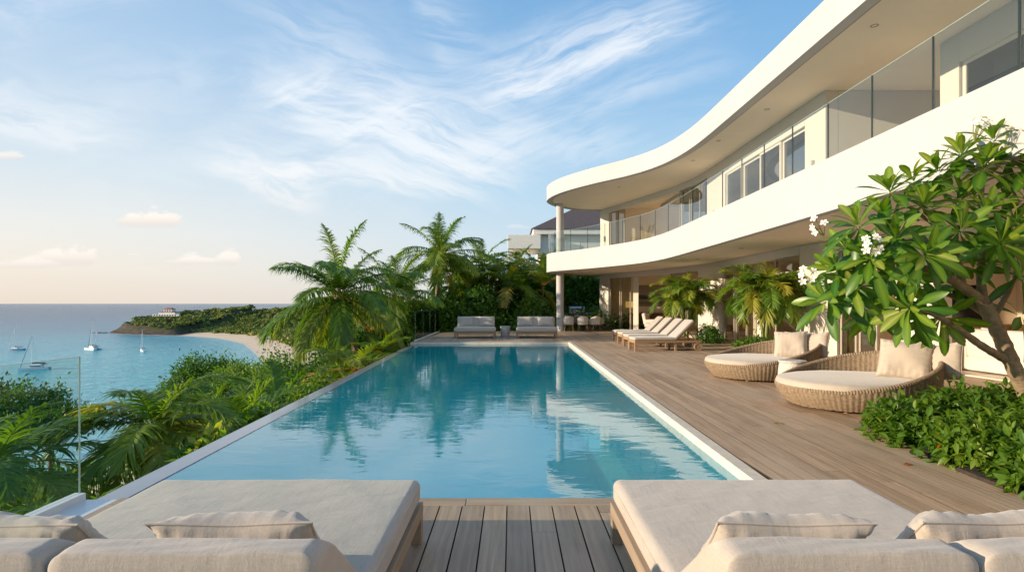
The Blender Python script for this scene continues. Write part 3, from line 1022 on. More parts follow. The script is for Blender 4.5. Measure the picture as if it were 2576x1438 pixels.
def boards(mb, x0, x1, y0, y1, w=0.148, gap=0.007, clip=None):
    """planks running away from the camera, each its own tone, butted end to end at odd places"""
    x = x0
    while x < x1 - 0.02:
        xe = min(x + w - gap, x1)
        y = y0 - rng.uniform(0, 2.5)
        while y < y1:
            L = rng.uniform(2.6, 4.6)
            ya, yb = max(y, y0), min(y + L - 0.004, y1)
            y += L
            if yb - ya < 0.03: continue
            xa, xb = x, xe
            mb.tv = min(1, max(0, rng.gauss(0.5, 0.25)))
            z = rng.uniform(-0.0008, 0.0008)
            if clip:
                e0, e1 = clip(ya), clip(yb)
                if xb <= min(e0, e1): continue
                x00, x01 = max(xa, e0), max(xa, e1)
            else: x00 = x01 = xa
            c = 0.0012
            vs = [(x00, ya, -0.03), (xb, ya, -0.03), (xb, yb, -0.03), (x01, yb, -0.03), (x00, ya, z - c), (xb, ya, z - c), (xb, yb, z - c), (x01, yb, z - c),
                  (x00 + c, ya, z), (xb - c, ya, z), (xb - c, yb, z), (x01 + c, yb, z)]
            k0 = mb.n
            mb.add(vs, [(0, 1, 5, 4), (1, 2, 6, 5), (2, 3, 7, 6), (3, 0, 4, 7), (4, 5, 9, 8), (5, 6, 10, 9), (6, 7, 11, 10), (7, 4, 8, 11), (8, 9, 10, 11)])
            mb.t[k0:k0 + 8] = [-1.0] * 8  # sides and upper rim tinted dark so the seams look shaded
        x += w


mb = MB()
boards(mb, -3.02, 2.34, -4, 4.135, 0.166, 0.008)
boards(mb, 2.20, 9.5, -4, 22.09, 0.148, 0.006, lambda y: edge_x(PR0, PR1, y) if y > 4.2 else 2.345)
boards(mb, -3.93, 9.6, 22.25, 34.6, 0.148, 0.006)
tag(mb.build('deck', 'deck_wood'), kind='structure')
mb = MB()
for xa, xb, ya, yb in [(-3.02, -0.35, 4.142, 4.30), (-0.345, 2.335, 4.142, 4.30), (-3.97, -0.8, 22.09, 22.243), (-0.795, 2.5, 22.09, 22.243)]:
    mb.tv = rng.uniform(0.4, 0.75)
    mb.cbox(xa, xb, ya, yb, -0.04, 0.001, 0.004)
tag(mb.build('deck_border', 'deck_wood_cross'), kind='structure')
# pale curb on the left of the near deck, beside the glass
mb = MB()
mb.cbox(-3.345, -3.035, -4.0, 4.30, -3.0, -0.01, 0.008)
tag(mb.build('deck_curb', 'pale_curb'), kind='structure')


def glass_fence(label, pts, h, z0, loc, pw=None):
    """frameless glass guard: base channel and separate panes"""
    t = thing('glass_fence', label, 'glass fence', loc)
    mb = MB(loc)
    for a, b in zip(pts, pts[1:]): mb.bar((*a, z0 + 0.025), (*b, z0 + 0.025), 0.085, 0.05)
    mb.build('base_channel', 'pale_curb', t)
    for a, b in zip(pts, pts[1:]):
        L = math.hypot(b[0] - a[0], b[1] - a[1]); k = max(1, round(L / (pw or L)))
        for i in range(k):
            p = lerp(a, b, (i * L / k + 0.012) / L); q = lerp(a, b, ((i + 1) * L / k - 0.012) / L)
            m2 = MB(loc)
            m2.bar((*p, z0 + 0.05 + h / 2), (*q, z0 + 0.05 + h / 2), 0.014, h)
            pane = m2.build('glass_pane', 'clear_glass', t)
            e = MB(loc)
            e.bar((*p, z0 + 0.052 + h), (*q, z0 + 0.052 + h), 0.013, 0.004)
            dirx, diry = (q[0] - p[0]) / L, (q[1] - p[1]) / L
            for s, sg in ((q, 1), (p, -1)):
                e.bar((s[0] + sg * dirx * 0.004, s[1] + sg * diry * 0.004, z0 + 0.05), (s[0] + sg * dirx * 0.004, s[1] + sg * diry * 0.004, z0 + 0.05 + h), 0.013, 0.004, up=(diry, -dirx, 0))
            e.build('glass_edge', 'glass_edge', pane)
    return t


glass_fence('frameless glass guard on the pale curb beside the near left bed', [(-3.335, -2.6), (-3.335, 0.85), (-3.335, 4.30)], 1.05, -0.01, (-3.335, 0.85, -0.01))
glass_fence('row of glass panes along the sea side of the far terrace', [(-3.86, 22.2), (-3.86, 26.2), (-3.86, 29.8)], 1.12, 0.0, (-3.86, 26, 0), 1.9)

# ------------------------------------------------------------------ the villa
HL = (9.0, 16.0, 0.0)
house = thing('villa', 'white two storey villa with long curved overhanging roof and balcony beside the pool', 'house', HL)


def hb(): return MB(HL)


Z1, Z2, Z3, Z4 = 3.15, 4.10, 6.90, 7.62
FL2 = 3.70
low = catmull([(5.4, 33.3), (3.8, 32.9), (2.55, 31.7), (1.92, 30.3), (1.93, 29.0), (2.50, 27.9), (3.40, 26.6), (4.33, 24.9), (5.10, 23.2), (5.52, 21.6), (5.68, 19.6), (5.69, 16.5), (5.68, 13), (5.66, 9), (5.64, 5), (5.62, 1), (5.6, -4)], 10)
up = catmull([(5.2, 32.7), (3.7, 32.3), (2.5, 31.2), (1.90, 29.9), (1.88, 28.8), (2.20, 27.6), (2.80, 26.4), (3.75, 25.0), (4.75, 23.75), (5.45, 22.6), (5.90, 21.4), (6.17, 20.0), (6.29, 18.3), (6.31, 15), (6.31, 11), (6.31, 6), (6.31, 1), (6.31, -4)], 10)
OFF = -1  # inside lies to the left of travel (towards +X)


def inner(pts, d): return offset_poly(pts, -d)


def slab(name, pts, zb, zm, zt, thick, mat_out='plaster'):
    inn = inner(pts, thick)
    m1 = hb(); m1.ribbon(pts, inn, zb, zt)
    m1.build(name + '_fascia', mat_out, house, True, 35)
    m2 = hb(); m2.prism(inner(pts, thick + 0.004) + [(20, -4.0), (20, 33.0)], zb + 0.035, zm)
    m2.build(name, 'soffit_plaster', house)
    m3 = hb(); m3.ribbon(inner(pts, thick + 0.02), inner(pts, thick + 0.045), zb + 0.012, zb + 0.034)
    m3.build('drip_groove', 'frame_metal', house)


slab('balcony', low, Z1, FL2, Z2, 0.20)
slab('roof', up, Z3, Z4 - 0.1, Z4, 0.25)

GL = catmull([(5.15, 32.75), (5.5, 31.75), (6.0, 30.5), (6.75, 28.6), (7.55, 26.5), (8.1, 24.6), (8.32, 22.5), (8.38, 19), (8.42, 16.3), (8.6, 14.8), (9.0, 13.5), (9.35, 12.4), (9.6, 11.0), (9.65, 8.0), (9.65, 2), (9.65, -4)], 8)
UL = catmull([(5.15, 32.45), (5.5, 31.6), (6.0, 30.3), (6.7, 28.4), (7.4, 26.4), (7.85, 24.4), (8.0, 22.4), (8.0, 20), (8.0, 17), (8.0, 14.2)], 8)
UN = [(9.0, 11.7), (9.0, 5.0), (9.0, -4.0)]


def cut(line, ya, yb, step=0.5):
    """piece of a plan line between two distances ya > yb"""
    ys = [p[1] for p in line][::-1]; xs = [p[0] for p in line][::-1]
    n = max(2, int(abs(ya - yb) / step) + 2)
    return [(float(np.interp(y, ys, xs)), float(y)) for y in np.linspace(ya, yb, n)]


def wall(line, ya, yb, z0, z1, th=0.32, mat='wall_plaster', out=0.0, name='wall'):
    pts = offset_poly(cut(line, ya, yb), out)
    m = hb(); m.ribbon(pts, offset_poly(pts, -th), z0, z1)
    return m.build(name, mat, house, True, 35)


def glazing(line, ya, yb, z0, z1, k, fmat='frame_metal', gmat='door_glass', fw=0.055, inset=0.10, slide=None, name='sliding_door', trans=None):
    """k framed leaves between ya and yb, each a part of the villa with its pane as a sub-part"""
    pts = offset_poly(cut(line, ya, yb, 0.1), -inset)
    pts, L = resample(pts, 0.1)
    idx = [int(round(i * (len(pts) - 1) / k)) for i in range(k + 1)]
    for i in range(k):
        a, b = pts[idx[i]], pts[idx[i + 1]]
        if slide: 
            o = 0.07 * (i % 2)
            d = offset_poly([a, b], -o); a, b = d
        f = hb()
        dx_, dy_ = (b[0] - a[0]), (b[1] - a[1]); l = math.hypot(dx_, dy_); ux, uy = dx_ / l, dy_ / l
        pa = (a[0] + ux * fw / 2, a[1] + uy * fw / 2); pb = (b[0] - ux * fw / 2, b[1] - uy * fw / 2)
        nrm = (uy, -ux, 0)
        f.bar((*pa, z0), (*pa, z1), fw - 0.004, 0.06, up=nrm)
        f.bar((*pb, z0), (*pb, z1), fw - 0.004, 0.06, up=nrm)
        ia = (a[0] + ux * fw, a[1] + uy * fw); ib = (b[0] - ux * fw, b[1] - uy * fw)
        f.bar((*ia, z0 + fw / 2), (*ib, z0 + fw / 2), 0.055, fw)
        f.bar((*ia, z1 - fw / 2), (*ib, z1 - fw / 2), 0.055, fw)
        if trans:
            f.bar((*ia, trans), (*ib, trans), 0.055, fw)
        fo = f.build(name, fmat, house)
        g = hb(); g.bar((*ia, (z0 + z1) / 2), (*ib, (z0 + z1) / 2), 0.012, z1 - z0 - 2 * fw)
        g.build('pane', gmat, fo)


HD = 2.92
# ground floor, from the far end towards the camera
m = hb(); m.ribbon([(20, 32.74), (5.16, 32.74)], [(20, 32.42), (5.3, 32.42)], 0.0, Z1 + 0.03); m.build('wall', 'wall_plaster', house)
wall(GL, 32.75, 31.75, 0.0, Z1 + 0.03)
wall(GL, 31.745, 24.36, HD, Z1 + 0.03)
wall(GL, 24.35, 22.1, 0.0, Z1 + 0.03)
wall(GL, 22.095, 16.31, HD, Z1 + 0.03)
wall(GL, 16.30, 14.75, 0.0, Z1 + 0.03)
wall(GL, 14.745, 13.01, HD, Z1 + 0.03)
wall(GL, 13.0, 12.2, 0.0, Z1 + 0.03)
wall(GL, 12.195, 4.01, HD, Z1 + 0.03)
wall(GL, 4.0, -4.0, 0.0, Z1 + 0.03)
glazing(GL, 31.70, 29.9, 0.02, HD - 0.003, 2, slide=True)
glazing(GL, 26.6, 24.38, 0.02, HD - 0.003, 2, slide=True, trans=2.45)
glazing(GL, 22.05, 20.2, 0.02, HD - 0.003, 2, slide=True)
glazing(GL, 17.9, 16.33, 0.02, HD - 0.003, 1, slide=True, trans=2.45)
glazing(GL, 14.72, 13.75, 0.02, HD - 0.003, 2, slide=True)
glazing(GL, 5.6, 4.03, 0.02, HD - 0.003, 2, slide=True)
# inside: floor, backs and partitions
m = hb(); m.prism(offset_poly(cut(GL, 32.4, -4.0), -0.03) + [(16, -4.0), (16, 32.4)], -0.3, 0.012); m.build('inside_floor', 'interior_stone', house)
m = hb(); m.box(13.8, 14.0, -4, 32.4, 0.013, Z1 + 0.03)
m.box(8.7, 13.79, 23.2, 23.4, 0.013, Z1 + 0.03)
m.box(9.2, 13.79, 15.2, 15.4, 0.013, Z1 + 0.03)
m.box(9.9, 13.79, -3.9, -3.7, 0.013, Z1 + 0.03)
m.build('partition', 'interior_plaster', house)
m = hb(); m.ribbon([(13.79, 32.41), (5.75, 32.41)], [(13.79, 32.38), (5.75, 32.38)], 0.013, Z1 + 0.03); m.build('inside_lining', 'interior_plaster', house)
# upper floor
wall(UL, 32.45, 31.6, FL2, Z3 + 0.03)
HU = 6.45
wall(UL, 31.595, 25.61, HU + 0.2, Z3 + 0.03)
wall(UL, 25.6, 22.81, HU + 0.2, Z3 + 0.03)
wall(UL, 22.8, 20.9, FL2, Z3 + 0.03)
wall(UL, 20.895, 15.21, 6.35, Z3 + 0.03)
wall(UL, 15.2, 14.2, FL2, Z3 + 0.03)
m = hb(); m.box(8.33, 12.5, 14.2, 14.5, FL2, Z3 + 0.03); m.build('wall', 'wall_plaster', house)
m = hb(); m.box(9.0, 9.32, 11.21, 11.7, FL2, Z3 + 0.03); m.build('wall', 'wall_plaster', house)
m = hb(); m.box(9.0, 9.32, 5.01, 11.205, 6.35, Z3 + 0.03); m.build('wall', 'wall_plaster', house)
m = hb(); m.box(9.0, 9.32, -4, 5.0, FL2, Z3 + 0.03); m.build('wall', 'wall_plaster', house)
m = hb(); m.box(12.5, 12.8, 11.4, 14.5, FL2, Z3 + 0.03); m.box(9.33, 12.49, 11.4, 11.7, FL2, Z3 + 0.03); m.build('wall', 'wall_plaster', house)
glazing(UL, 31.55, 30.3, FL2 + 0.02, HU + 0.197, 2, slide=True)
glazing(UL, 25.55, 22.85, FL2 + 0.02, HU + 0.197, 3, slide=True, gmat='window_glass')
glazing(UL, 20.85, 15.24, FL2 + 0.02, 6.346, 4, 'cream_frame', 'window_glass', 0.07, 0.06, slide=True, name='window')
glazing(UN, 11.18, 5.04, FL2 + 0.02, 6.346, 4, 'cream_frame', 'window_glass', 0.08, 0.08, slide=True, name='window')
m = hb(); m.box(13.2, 13.4, 14.6, 32.0, FL2, Z3 + 0.03); m.box(8.4, 13.19, 22.6, 22.8, FL2, Z3 + 0.03); m.build('partition', 'interior_plaster', house)
m = hb(); m.ribbon([(13.19, 31.9), (5.72, 31.9)], [(13.19, 32.2), (5.72, 32.2)], FL2, Z3 + 0.03); m.build('partition', 'interior_plaster', house)
m = hb(); m.box(12.2, 12.4, -4, 11.3, FL2, Z3 + 0.03); m.build('partition', 'interior_plaster', house)
# tray ceiling trim in the open upper room
m = hb()
for x0, x1, y0, y1 in ((8.2, 12.4, 24.6, 24.9), (8.2, 12.4, 30.4, 30.7), (8.2, 8.5, 24.91, 30.39), (12.1, 12.4, 24.91, 30.39)): m.box(x0, x1, y0, y1, Z3 - 0.12, Z3 + 0.03)
m.build('ceiling_trim', 'plaster', house)
# columns under balcony and roof at the rounded end
for za, zb in ((0.0, Z1 + 0.03), (FL2, Z3 + 0.03)):
    m = hb(); m.lathe([(0.205, za), (0.205, zb)], 40, (2.62, 30.35)); m.build('column', 'plaster', house, True)
m = hb(); m.lathe([(0.09, FL2), (0.09, Z3 + 0.03)], 24, (7.75, 25.4)); m.build('post', 'frame_metal', house, True)
# balcony glass: panes follow the parapet, dark joints between them
line = inner(low, 0.10)
line = [p for p in line if p[1] < 33.2]
# keep the part from the back of the rounded end round to the near end
dense, LL = resample(line, 0.05)
npan = int(LL / 1.25)
for i in range(npan):
    a = int(i * (len(dense) - 1) / npan); b = int((i + 1) * (len(dense) - 1) / npan)
    if dense[b][1] < -2.5: break
    seg = dense[a:b + 1]; seg = seg[0:1] + seg[4:-4:4] + seg[-1:]
    p0, p1 = np.array(seg[0]), np.array(seg[-1])
    sg = [tuple(np.array(seg[0]) + (np.array(seg[1]) - p0) * 0.06)] + seg[1:-1] + [tuple(p1 + (np.array(seg[-2]) - p1) * 0.06)]
    m = hb(); m.ribbon(offset_poly(sg, 0.008), offset_poly(sg, -0.008), Z2 - 0.06, 5.14)
    pn = m.build('balustrade_pane', 'rail_glass', house, True, 50)
    m = hb(); m.bar((*seg[-1], Z2 - 0.05), (*seg[-1], 5.138), 0.020, 0.020, up=(1, 0, 0)); m.build('pane_joint', 'glass_joint', pn)
    m = hb(); m.ribbon(offset_poly(sg, 0.007), offset_poly(sg, -0.007), 5.141, 5.146); m.build('pane_top_edge', 'glass_edge', pn)


def sconce(p, nrm, h=0.30, w=0.12, d=0.09):
    s = Vector((nrm[1], -nrm[0], 0))
    m = hb()
    m.bar((p[0], p[1], p[2] - h / 2), (p[0], p[1], p[2] + h / 2), w, d, up=(nrm[0], nrm[1], 0))
    return m.build('wall_lamp', 'plaster', house)


sconce((5.28, 32.22, 2.0), (-0.94, -0.33))
sconce((5.28, 31.95, 5.2), (-0.94, -0.33))
sconce((7.95, 14.75, 5.15), (-1, 0), 0.26, 0.12)
sconce((9.62, 14.13, 5.12), (0, -1), 0.17, 0.34, 0.15)
sconce((7.95, 21.9, 5.0), (-1, 0), 0.30, 0.10)
for x, y, z in [(7.1, 10.9, Z3), (7.15, 15.6, Z3), (6.9, 18.6, Z3), (6.9, 21.2, Z3), (5.0, 26.0, Z3), (7.0, 7.2, Z3), (7.0, 17.0, Z1), (6.9, 12.6, Z1), (7.0, 21.0, Z1), (4.2, 29.5, Z1)]:
    m = hb(); m.lathe([(0.075, z + 0.036), (0.075, z + 0.028), (0.055, z + 0.024), (0.05, z + 0.036)], 20, (x, y)); m.build('downlight', 'frame_metal', house, True)
# sills of stone under the ground floor openings
m = hb()
for ya, yb in ((31.7, 24.4), (22.05, 16.35), (14.7, 13.05), (12.15, 4.05)):
    p = offset_poly(cut(GL, ya, yb), 0.10); m.ribbon(p, offset_poly(p, -0.34), -0.02, 0.022)
m.build('threshold', 'coping_stone', house, True, 35)

# ------------------------------------------------------------------ furniture
def wedge(co, hy=0.30, hz=0.20, k=0.72):
    t = (co.z + hz) / (2 * hz)
    t = min(1, max(0, t))
    return Vector((co.x, -hy + (co.y + hy) * (1 - k * t), co.z))


def near_bed(label, x0, x1, seed):
    """double day bed: teak frame on four legs, thick mattress, two wedge backrests at the camera end"""
    yb, yf = 1.52, 3.53
    cx = (x0 + x1) / 2; w = x1 - x0
    t = thing('day_bed', label, 'day bed', (cx, (yb + yf) / 2, 0))
    L = yf - yb; hw = w / 2 + 0.012; hl = L / 2
    f = MB()
    for s in (-1, 1):
        f.cbox(s * hw - (0.045 if s > 0 else 0), s * hw + (0.045 if s < 0 else 0), -hl, hl, 0.165, 0.245, 0.004)
    f.cbox(-hw + 0.046, hw - 0.046, hl - 0.045, hl, 0.165, 0.245, 0.004)
    f.cbox(-hw + 0.046, hw - 0.046, -hl, -hl + 0.045, 0.165, 0.245, 0.004)
    for k in range(14):
        y = -hl + 0.12 + k * (L - 0.24) / 13
        f.box(-hw + 0.047, hw - 0.047, y - 0.03, y + 0.03, 0.20, 0.222)
    f.build('frame', 'weathered_teak', t)
    for sx in (-1, 1):
        for sy in (-1, 1):
            l = MB(); cxl = sx * (hw - 0.033); cyl = sy * (hl - 0.035)
            l.cbox(cxl - 0.032, cxl + 0.032, cyl - 0.034, cyl + 0.034, 0.0, 0.164, 0.004)
            l.build('leg', 'weathered_teak', t)
    mt = cushion('mattress', (w, L - 0.01, 0.15), 0.045, 'linen', t, (0, 0, 0.246), bulge=0.012, wob=0.004, seed=seed, inner=40)
    m = MB()
    r = 0.0025
    for zz in (0.108,):
        e = 0.0445
        hx, hy = w / 2 + 0.0005, (L - 0.01) / 2 + 0.0005
        pts = []
        for cxs, cys, a0 in ((1, 1, 0), (-1, 1, 90), (-1, -1, 180), (1, -1, 270)):
            for k in range(5):
                a = R(a0 + 22.5 * k); pts.append((cxs * (hx - e) + e * math.cos(a), cys * (hy - e) + e * math.sin(a), zz))
        pts.append(pts[0])
        m.tube(pts, r, 5, False)
    m.build('piping', 'linen', mt, True)
    bw = w / 2 - 0.008
    for s in (-1, 1):
        bm = rbox_mesh(bw, 0.62, 0.365, 0.055, 6, 20, 0.006, 0.006, seed + s, lambda c: wedge(c, 0.31, 0.1825, 0.80))
        me = bpy.data.meshes.new('backrest'); bm.to_mesh(me); bm.free()
        me.polygons.foreach_set('use_smooth', np.ones(len(me.polygons), bool))
        o = link('backrest', me, 'linen', t)
        o.location = (s * (bw / 2 + 0.005), -hl + 0.435, 0.392)
    return t


near_bed('beige double day bed at the near end of the pool on the glass guard side', -2.21, -0.575, 1.0)
near_bed('beige double day bed at the near end of the pool on the planted side', 0.635, 2.16, 4.0)
PZ = 0.405
pillow('flat linen pillow lying alone in the middle of the near left day bed', (0.60, 0.42, 0.17), (-1.045, 2.34, PZ), (R(46), 0, R(1.5)), 'linen', 3)
pillow('linen pillow cut off by the edge of the picture on the near left day bed', (0.62, 0.42, 0.18), (-1.86, 2.30, PZ), (R(44), 0, R(-2)), 'linen', 8)
pillow('flat linen pillow nearest the pool gap on the near right day bed', (0.58, 0.42, 0.17), (1.05, 2.34, PZ), (R(46), 0, R(-1)), 'linen', 12)
pillow('linen pillow nearest the shrubs on the near right day bed', (0.62, 0.42, 0.18), (1.79, 2.32, PZ), (R(44), 0, R(2)), 'linen', 17)


def far_sofa(label, x0, x1, y0):
    t = thing('outdoor_sofa', label, 'outdoor sofa', ((x0 + x1) / 2, y0 + 0.6, 0))
    w = x1 - x0; hw = w / 2
    f = MB()
    f.cbox(-hw + .02, hw - .02, -0.56, -0.51, 0.17, 0.255, 0.005); f.cbox(-hw + .02, hw - .02, 0.55, 0.60, 0.17, 0.255, 0.005)
    f.cbox(-hw + .02, -hw + .07, -0.509, 0.549, 0.17, 0.255, 0.005); f.cbox(hw - .07, hw - .02, -0.509, 0.549, 0.17, 0.255, 0.005)
    f.box(-hw + .071, hw - .071, -0.509, 0.549, 0.20, 0.235)
    f.build('frame', 'teak', t)
    for sx in (-1, 1):
        for y in (-0.535, 0.575):
            l = MB(); l.cbox(sx * (hw - 0.05) - 0.035, sx * (hw - 0.05) + 0.035, y - 0.033, y + 0.033, 0.0, 0.169, 0.004); l.build('leg', 'teak', t)
    cushion('seat_cushion', (w, 1.12, 0.20), 0.08, 'grey_linen', t, (0, -0.02, 0.256), bulge=0.03, inner=8)
    cushion('back_cushion', (w * 0.93, 0.20, 0.46), 0.06, 'grey_linen', t, (0, 0.50, 0.44), (R(-6), 0, 0), bulge=0.01, inner=8)
    return t


far_sofa('low grey outdoor sofa on the far terrace nearest the sea side glass', -2.52, -0.72, 24.0)
far_sofa('low grey outdoor sofa on the far terrace beside the white column', 0.18, 1.98, 24.0)
pm = pillow_mesh('pillow', 0.72, 0.46, 0.17, 5, 16)
for i, (x, lab) in enumerate([(-2.08, 'rectangular pillow at the sea end of the far sofa by the glass'), (-1.15, 'rectangular pillow beside the concrete side table on the far sofa by the glass'),
                              (0.60, 'rectangular pillow beside the concrete side table on the far sofa by the column'), (1.50, 'rectangular pillow nearest the column on the far sofa')]):
    pillow(lab, (0.72, 0.46, 0.17), (x, 24.93, 0.475), (R(-14), 0, R([3, -2, 2, -4][i])), 'grey_linen', 5, False, 'pillows on the two far sofas', pm)
t = thing('concrete_stool', 'grey tapered concrete side table standing between the two far sofas', 'side table', (-0.30, 24.8, 0))
m = MB(); m.lathe([(0.165, 0.0), (0.175, 0.01), (0.225, 0.44)], 28); m.build('base', 'concrete', t, True)
m = MB(); m.lathe([(0.226, 0.441), (0.235, 0.45), (0.235, 0.485), (0.228, 0.492)], 28); m.build('tabletop', 'concrete', t, True)


def make_lounger(label):
    t = thing('sun_lounger', label, 'sun lounger', (0, 0, 0))
    f = MB()
    for s in (-1, 1):
        f.cbox(0.0, 2.16, s * 0.335 - 0.022, s * 0.335 + 0.022, 0.255, 0.335, 0.004)
    f.cbox(0.0, 0.045, -0.312, 0.312, 0.255, 0.335, 0.004); f.cbox(2.05, 2.09, -0.312, 0.312, 0.262, 0.328, 0.004)
    for k in range(13): f.box(0.08 + k * 0.1, 0.14 + k * 0.1, -0.312, 0.312, 0.31, 0.332)
    f.build('frame', 'teak', t)
    for s in (-1, 1):
        l = MB(); l.cbox(0.0, 0.075, s * 0.325 - 0.034, s * 0.325 + 0.034, 0.0, 0.254, 0.004); l.build('leg', 'teak', t)
        l = MB(); l.cbox(1.30, 1.365, s * 0.30 - 0.025, s * 0.30 + 0.025, 0.0, 0.254, 0.004); l.build('leg', 'teak', t)
        w = MB(); rr = 0.125
        pr = [(0.075, -0.018), (rr, -0.022), (rr + 0.004, 0), (rr, 0.022), (0.075, 0.018)]
        n = 28; vs = []
        for r_, q in pr:
            for k in range(n):
                a = 2 * math.pi * k / n; vs.append((2.02 + r_ * math.cos(a), s * 0.395 + q, 0.128 + r_ * math.sin(a)))
        w.add(vs, [(i * n + k, i * n + (k + 1) % n, ((i + 1) % 5) * n + (k + 1) % n, ((i + 1) % 5) * n + k) for i in range(5) for k in range(n)])
        wo_ = w.build('wheel', 'teak', t, True)
        h = MB(); h.tube([(2.02, s * 0.395 - 0.012, 0.128), (2.02, s * 0.395 + 0.012, 0.128)], 0.0745, 24); h.tube([(2.02, s * 0.395 - 0.03, 0.128), (2.02, s * 0.395 + 0.03, 0.128)], 0.02, 12)
        h.build('hub', 'weathered_teak', wo_, True)
        b = MB(); b.cbox(1.99, 2.05, s * 0.335 - 0.02, s * 0.335 + 0.02, 0.12, 0.254, 0.003); b.build('wheel_bracket', 'teak', t)
    a = MB(); a.tube([(2.02, -0.36, 0.128), (2.02, 0.36, 0.128)], 0.014, 8); a.build('axle', 'steel', t)
    sh = MB()
    sh.box(1.40, 1.95, -0.29, 0.29, 0.075, 0.095); sh.bar((1.42, -0.29, 0.09), (1.42, -0.29, 0.256), 0.02, 0.02); sh.bar((1.93, -0.29, 0.09), (1.93, -0.29, 0.256), 0.02, 0.02)
    sh.bar((1.42, 0.29, 0.09), (1.42, 0.29, 0.256), 0.02, 0.02); sh.bar((1.93, 0.29, 0.09), (1.93, 0.29, 0.256), 0.02, 0.02)
    sh.build('under_shelf', 'weathered_teak', t)
    b = MB()
    c45, s45 = math.cos(R(44)), math.sin(R(44))
    p0 = Vector((1.36, 0, 0.335)); p1 = p0 + Vector((c45, 0, s45)) * 0.82
    for s in (-1, 1):
        b.bar(p0 + Vector((0, s * 0.29, 0)), p1 + Vector((0, s * 0.29, 0)), 0.04, 0.035)
        q = p0.lerp(p1, 0.62) + Vector((0, s * 0.25, 0))
        b.bar(q, (1.98, s * 0.25, 0.335), 0.03, 0.03)
    for k in range(8):
        q = p0.lerp(p1, 0.08 + k * 0.125); b.bar(q + Vector((0, -0.269, 0)), q + Vector((0, 0.269, 0)), 0.06, 0.018, up=(-s45, 0, c45))
    b.build('backrest_frame', 'teak', t)
    cushion('seat_cushion', (1.36, 0.68, 0.095), 0.035, 'grey_linen', t, (0.672, 0, 0.337), bulge=0.012, inner=8)
    bc = cushion('back_cushion', (0.84, 0.68, 0.095), 0.035, 'grey_linen', t, (0, 0, 0), (0, R(-44), 0), bulge=0.012, inner=8)
    ctr = p0.lerp(p1, 0.5) + Vector((-s45, 0, c45)) * 0.02
    bc.location = ctr
    return t


LN = ['sun lounger nearest the camera in the row of four, its wheel in full view', 'second sun lounger from the camera in the row of four', 'third sun lounger from the camera in the row of four', 'sun lounger farthest from the camera in the row of four, by the dining chairs']
lp = make_lounger(LN[0])
for i, (x, y, a) in enumerate([(3.84, 17.85, 4), (3.95, 19.35, 3), (4.06, 20.95, 4), (4.12, 22.45, 2)]):
    o = lp if i == 0 else copy_tree(lp)
    o.location = (x, y, 0); o.rotation_euler = (0, 0, R(a))
    tag(o, LN[i], 'sun lounger', 'sun loungers in a row on the deck')


